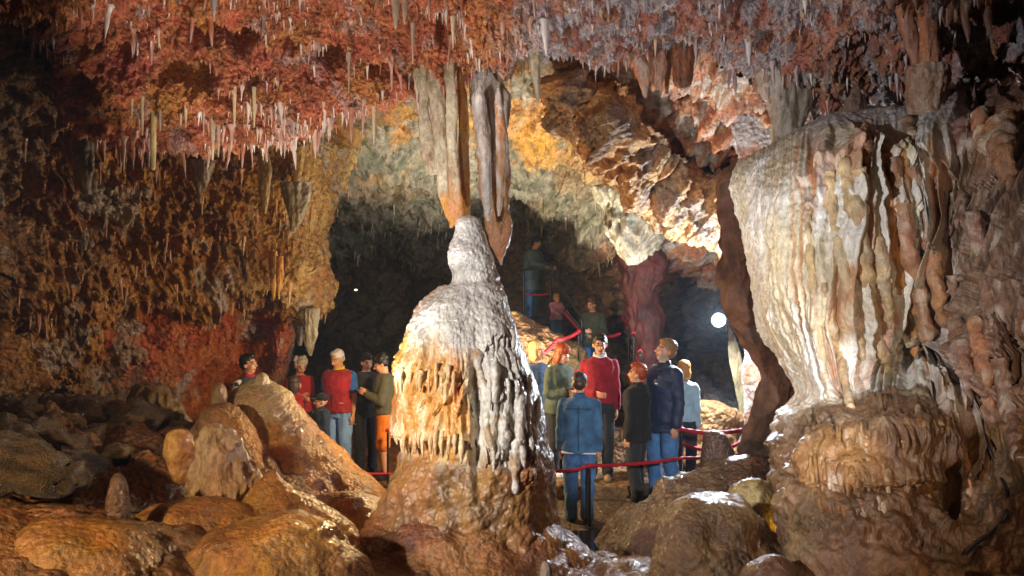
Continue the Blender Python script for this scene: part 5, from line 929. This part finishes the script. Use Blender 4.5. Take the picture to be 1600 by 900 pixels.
def rail(label, pts, r=.018, posts=(), name='handrail', rope2=None):
    o = thing(name, label, 'handrail'); ctube('top_rail', [P(*p) for p in pts], [r]*len(pts), RAILM, None, 8, parent=o)
    for px, py0, py1, y in posts: ctube('rail_post', [P(px, py0, y), P(px, (py0+py1)/2, y), P(px, py1, y)], [r*1.1]*3, RAILM, None, 8, parent=o)
    if rope2: ctube('red_rope', [P(*p) for p in rope2], [.02]*len(rope2), ROPE, None, 8, parent=o)
rail('handrail of the landing under the hands of the person in the long coat', [(811, 424, 16.6), (822, 421, 16.4), (845, 420, 16.3), (860, 424, 16.3)], .025, ((818, 422, 492, 16.45), (860, 424, 500, 16.3)), rope2=[(818, 458, 16.4), (840, 461, 16.35), (860, 459, 16.3)])
rail('straight handrail going down the stairs from the landing', [(862, 426, 16.3), (886, 462, 15.3), (909, 498, 14.4)], .022, ((909, 497, 560, 14.4),))
rail('lower stair rail with a red rope beside the child in pink', [(880, 483, 15.0), (894, 498, 14.6), (908, 514, 14.2)], .022, ((908, 513, 580, 14.2),), rope2=[(880, 487, 14.95), (894, 503, 14.55), (908, 519, 14.15)])

# ------------------------------------------------------------------ floodlight, small lamps, pipe and cables
HOUS = cl('lamp_housing', '202226', rough=.4, metal=.5, bump=0)
def glow(name, col, e):
    m, nt, b = nmat(name); b.inputs['Base Color'].default_value = (*col, 1); b.inputs['Emission Color'].default_value = (*col, 1); b.inputs['Emission Strength'].default_value = e; return m
fl = thing('floodlight', 'blazing white floodlight on its bracket beside the dark rock pillar', 'floodlight', tuple(P(1122, 500, 10.4)))
V, f = g_ell((0, -.06, 0), (.058, .03, .058), None, 24, 12); link('lens', mesh_np('lens', V, f), glow('floodlight_lens', (.9, .96, 1), 60), fl)
ctube('housing', [(0, .2, 0), (0, .12, 0), (0, .0, 0), (0, -.03, 0)], [.05, .085, .095, .09], HOUS, None, 20, parent=fl); ctube('bracket', [(.09, .08, .0), (.12, .12, -.05), (.14, .18, -.10), (.16, .22, -.16)], [.012, .012, .014, .014], HOUS, None, 8, parent=fl)
ctube('bezel', [(.085*math.cos(a), -.03, .085*math.sin(a)) for a in np.linspace(0, 2*PI, 17)], [.014]*17, HOUS, None, 8, parent=fl, nr=49); ctube('bracket_arm', [(.08, .05, 0), (.13, .05, 0)], [.012, .012], HOUS, None, 8, parent=fl, nr=4)
sl = thing('small_lamp', 'tiny pale lamp high in the dark passage at left', 'lamp', tuple(P(556, 453, 14.6)))
V, f = g_ell((0, 0, 0), (.032, .02, .018), None, 14, 8); link('bulb', mesh_np('bulb', V, f), glow('small_lamp_glass', (1, .9, .6), 2), sl); ctube('holder', [(-.03, .03, -.01), (-.09, .06, -.05), (-.12, .1, -.12)], [.02, .018, .012], HOUS, None, 8, parent=sl)
ll = thing('cable_lamp', 'small black lamp at the end of the pipe under the orange column', 'lamp', tuple(P(284, 790, 5.95)))
ctube('housing', [(-.06, 0, 0), (.0, 0, .01), (.07, 0, .02)], [.02, .034, .03], HOUS, None, 12, parent=ll); ctube('foot', [(-.05, 0, -.02), (0, 0, -.05), (.06, .0, -.05)], [.01, .014, .01], HOUS, None, 8, parent=ll)
ctube('cable_pipe', [P(86, 818, 5.0), P(130, 810, 5.2), P(200, 801, 5.5), P(276, 793, 5.95)], [.012]*4, HOUS, None, 8, label='thin dark pipe lying across the rocks behind the lone brown stalagmite', cat='pipe')
def cab(pts, o): 
    return [surf(x, y)+np.array([0, -.02-o, 0]) for x, y in pts]
ctube('cable', cab([(1506, 600), (1522, 640), (1534, 690), (1548, 730), (1562, 765), (1560, 800), (1536, 828), (1514, 846), (1498, 862)], .045), [.008]*9, HOUS, None, 8, label='black cable trailing down the right side of the flowstone', cat='cable')
w1 = np.array(J[1][2])*S_; w2 = np.array(J[-1][2])*S_; mid_ = (w1+w2)/2+np.array([0, -.09, .03]); a_ = math.radians(-80); b0 = np.array(at(601, 11.15, ZL))
po = b0+np.array([mid_[0]*math.cos(a_)-mid_[1]*math.sin(a_), mid_[0]*math.sin(a_)+mid_[1]*math.cos(a_), mid_[2]])
pho = thing('phone', 'small pale phone held by the man in orange shorts', 'phone', tuple(po), a_); pho.rotation_euler[0] = .9
link('phone_body', mesh_box('phone_body', np.zeros(3), np.array([.04, .006, .065])), HOUS, pho); link('screen', mesh_box('screen', np.array([0, -.0075, 0]), np.array([.035, .001, .056])), glow('phone_screen', (.5, .75, 1), .8), pho)

# things of one kind carry one group
GR = {'person': 'visitors standing in the cave', 'post': 'posts of the rope barriers', 'rope': 'red barrier ropes', 'handrail': 'handrails by the stairs', 'stalagmite': 'stalagmites on the cave floor', 'drapery': 'hanging draperies', 'stalactite': 'large stalactites', 'boulder': 'boulders on the floor', 'rock mound': 'flowstone mounds', 'column': 'hanging columns', 'rock pillar': 'rock pillars', 'flowstone drapery': 'drip stone blades'}
for o in sc.objects:
    if o.get('category') in GR: o['group'] = GR[o['category']]
# the damp air of the cave, seen as a glow round the floodlight
hm, nt, b = nmat('damp_air'); nt.nodes.remove(b); pv = nt.nodes.new('ShaderNodeVolumePrincipled'); pv.inputs['Density'].default_value = .0018; pv.inputs['Color'].default_value = (.62, .80, 1, 1); pv.inputs['Anisotropy'].default_value = .2
nt.links.new(pv.outputs[0], nt.nodes['Material Output'].inputs['Volume'])
link('haze', mesh_box('haze', np.array([0, 11, 2.5]), np.array([16, 19, 5.5])), hm, kind='stuff')
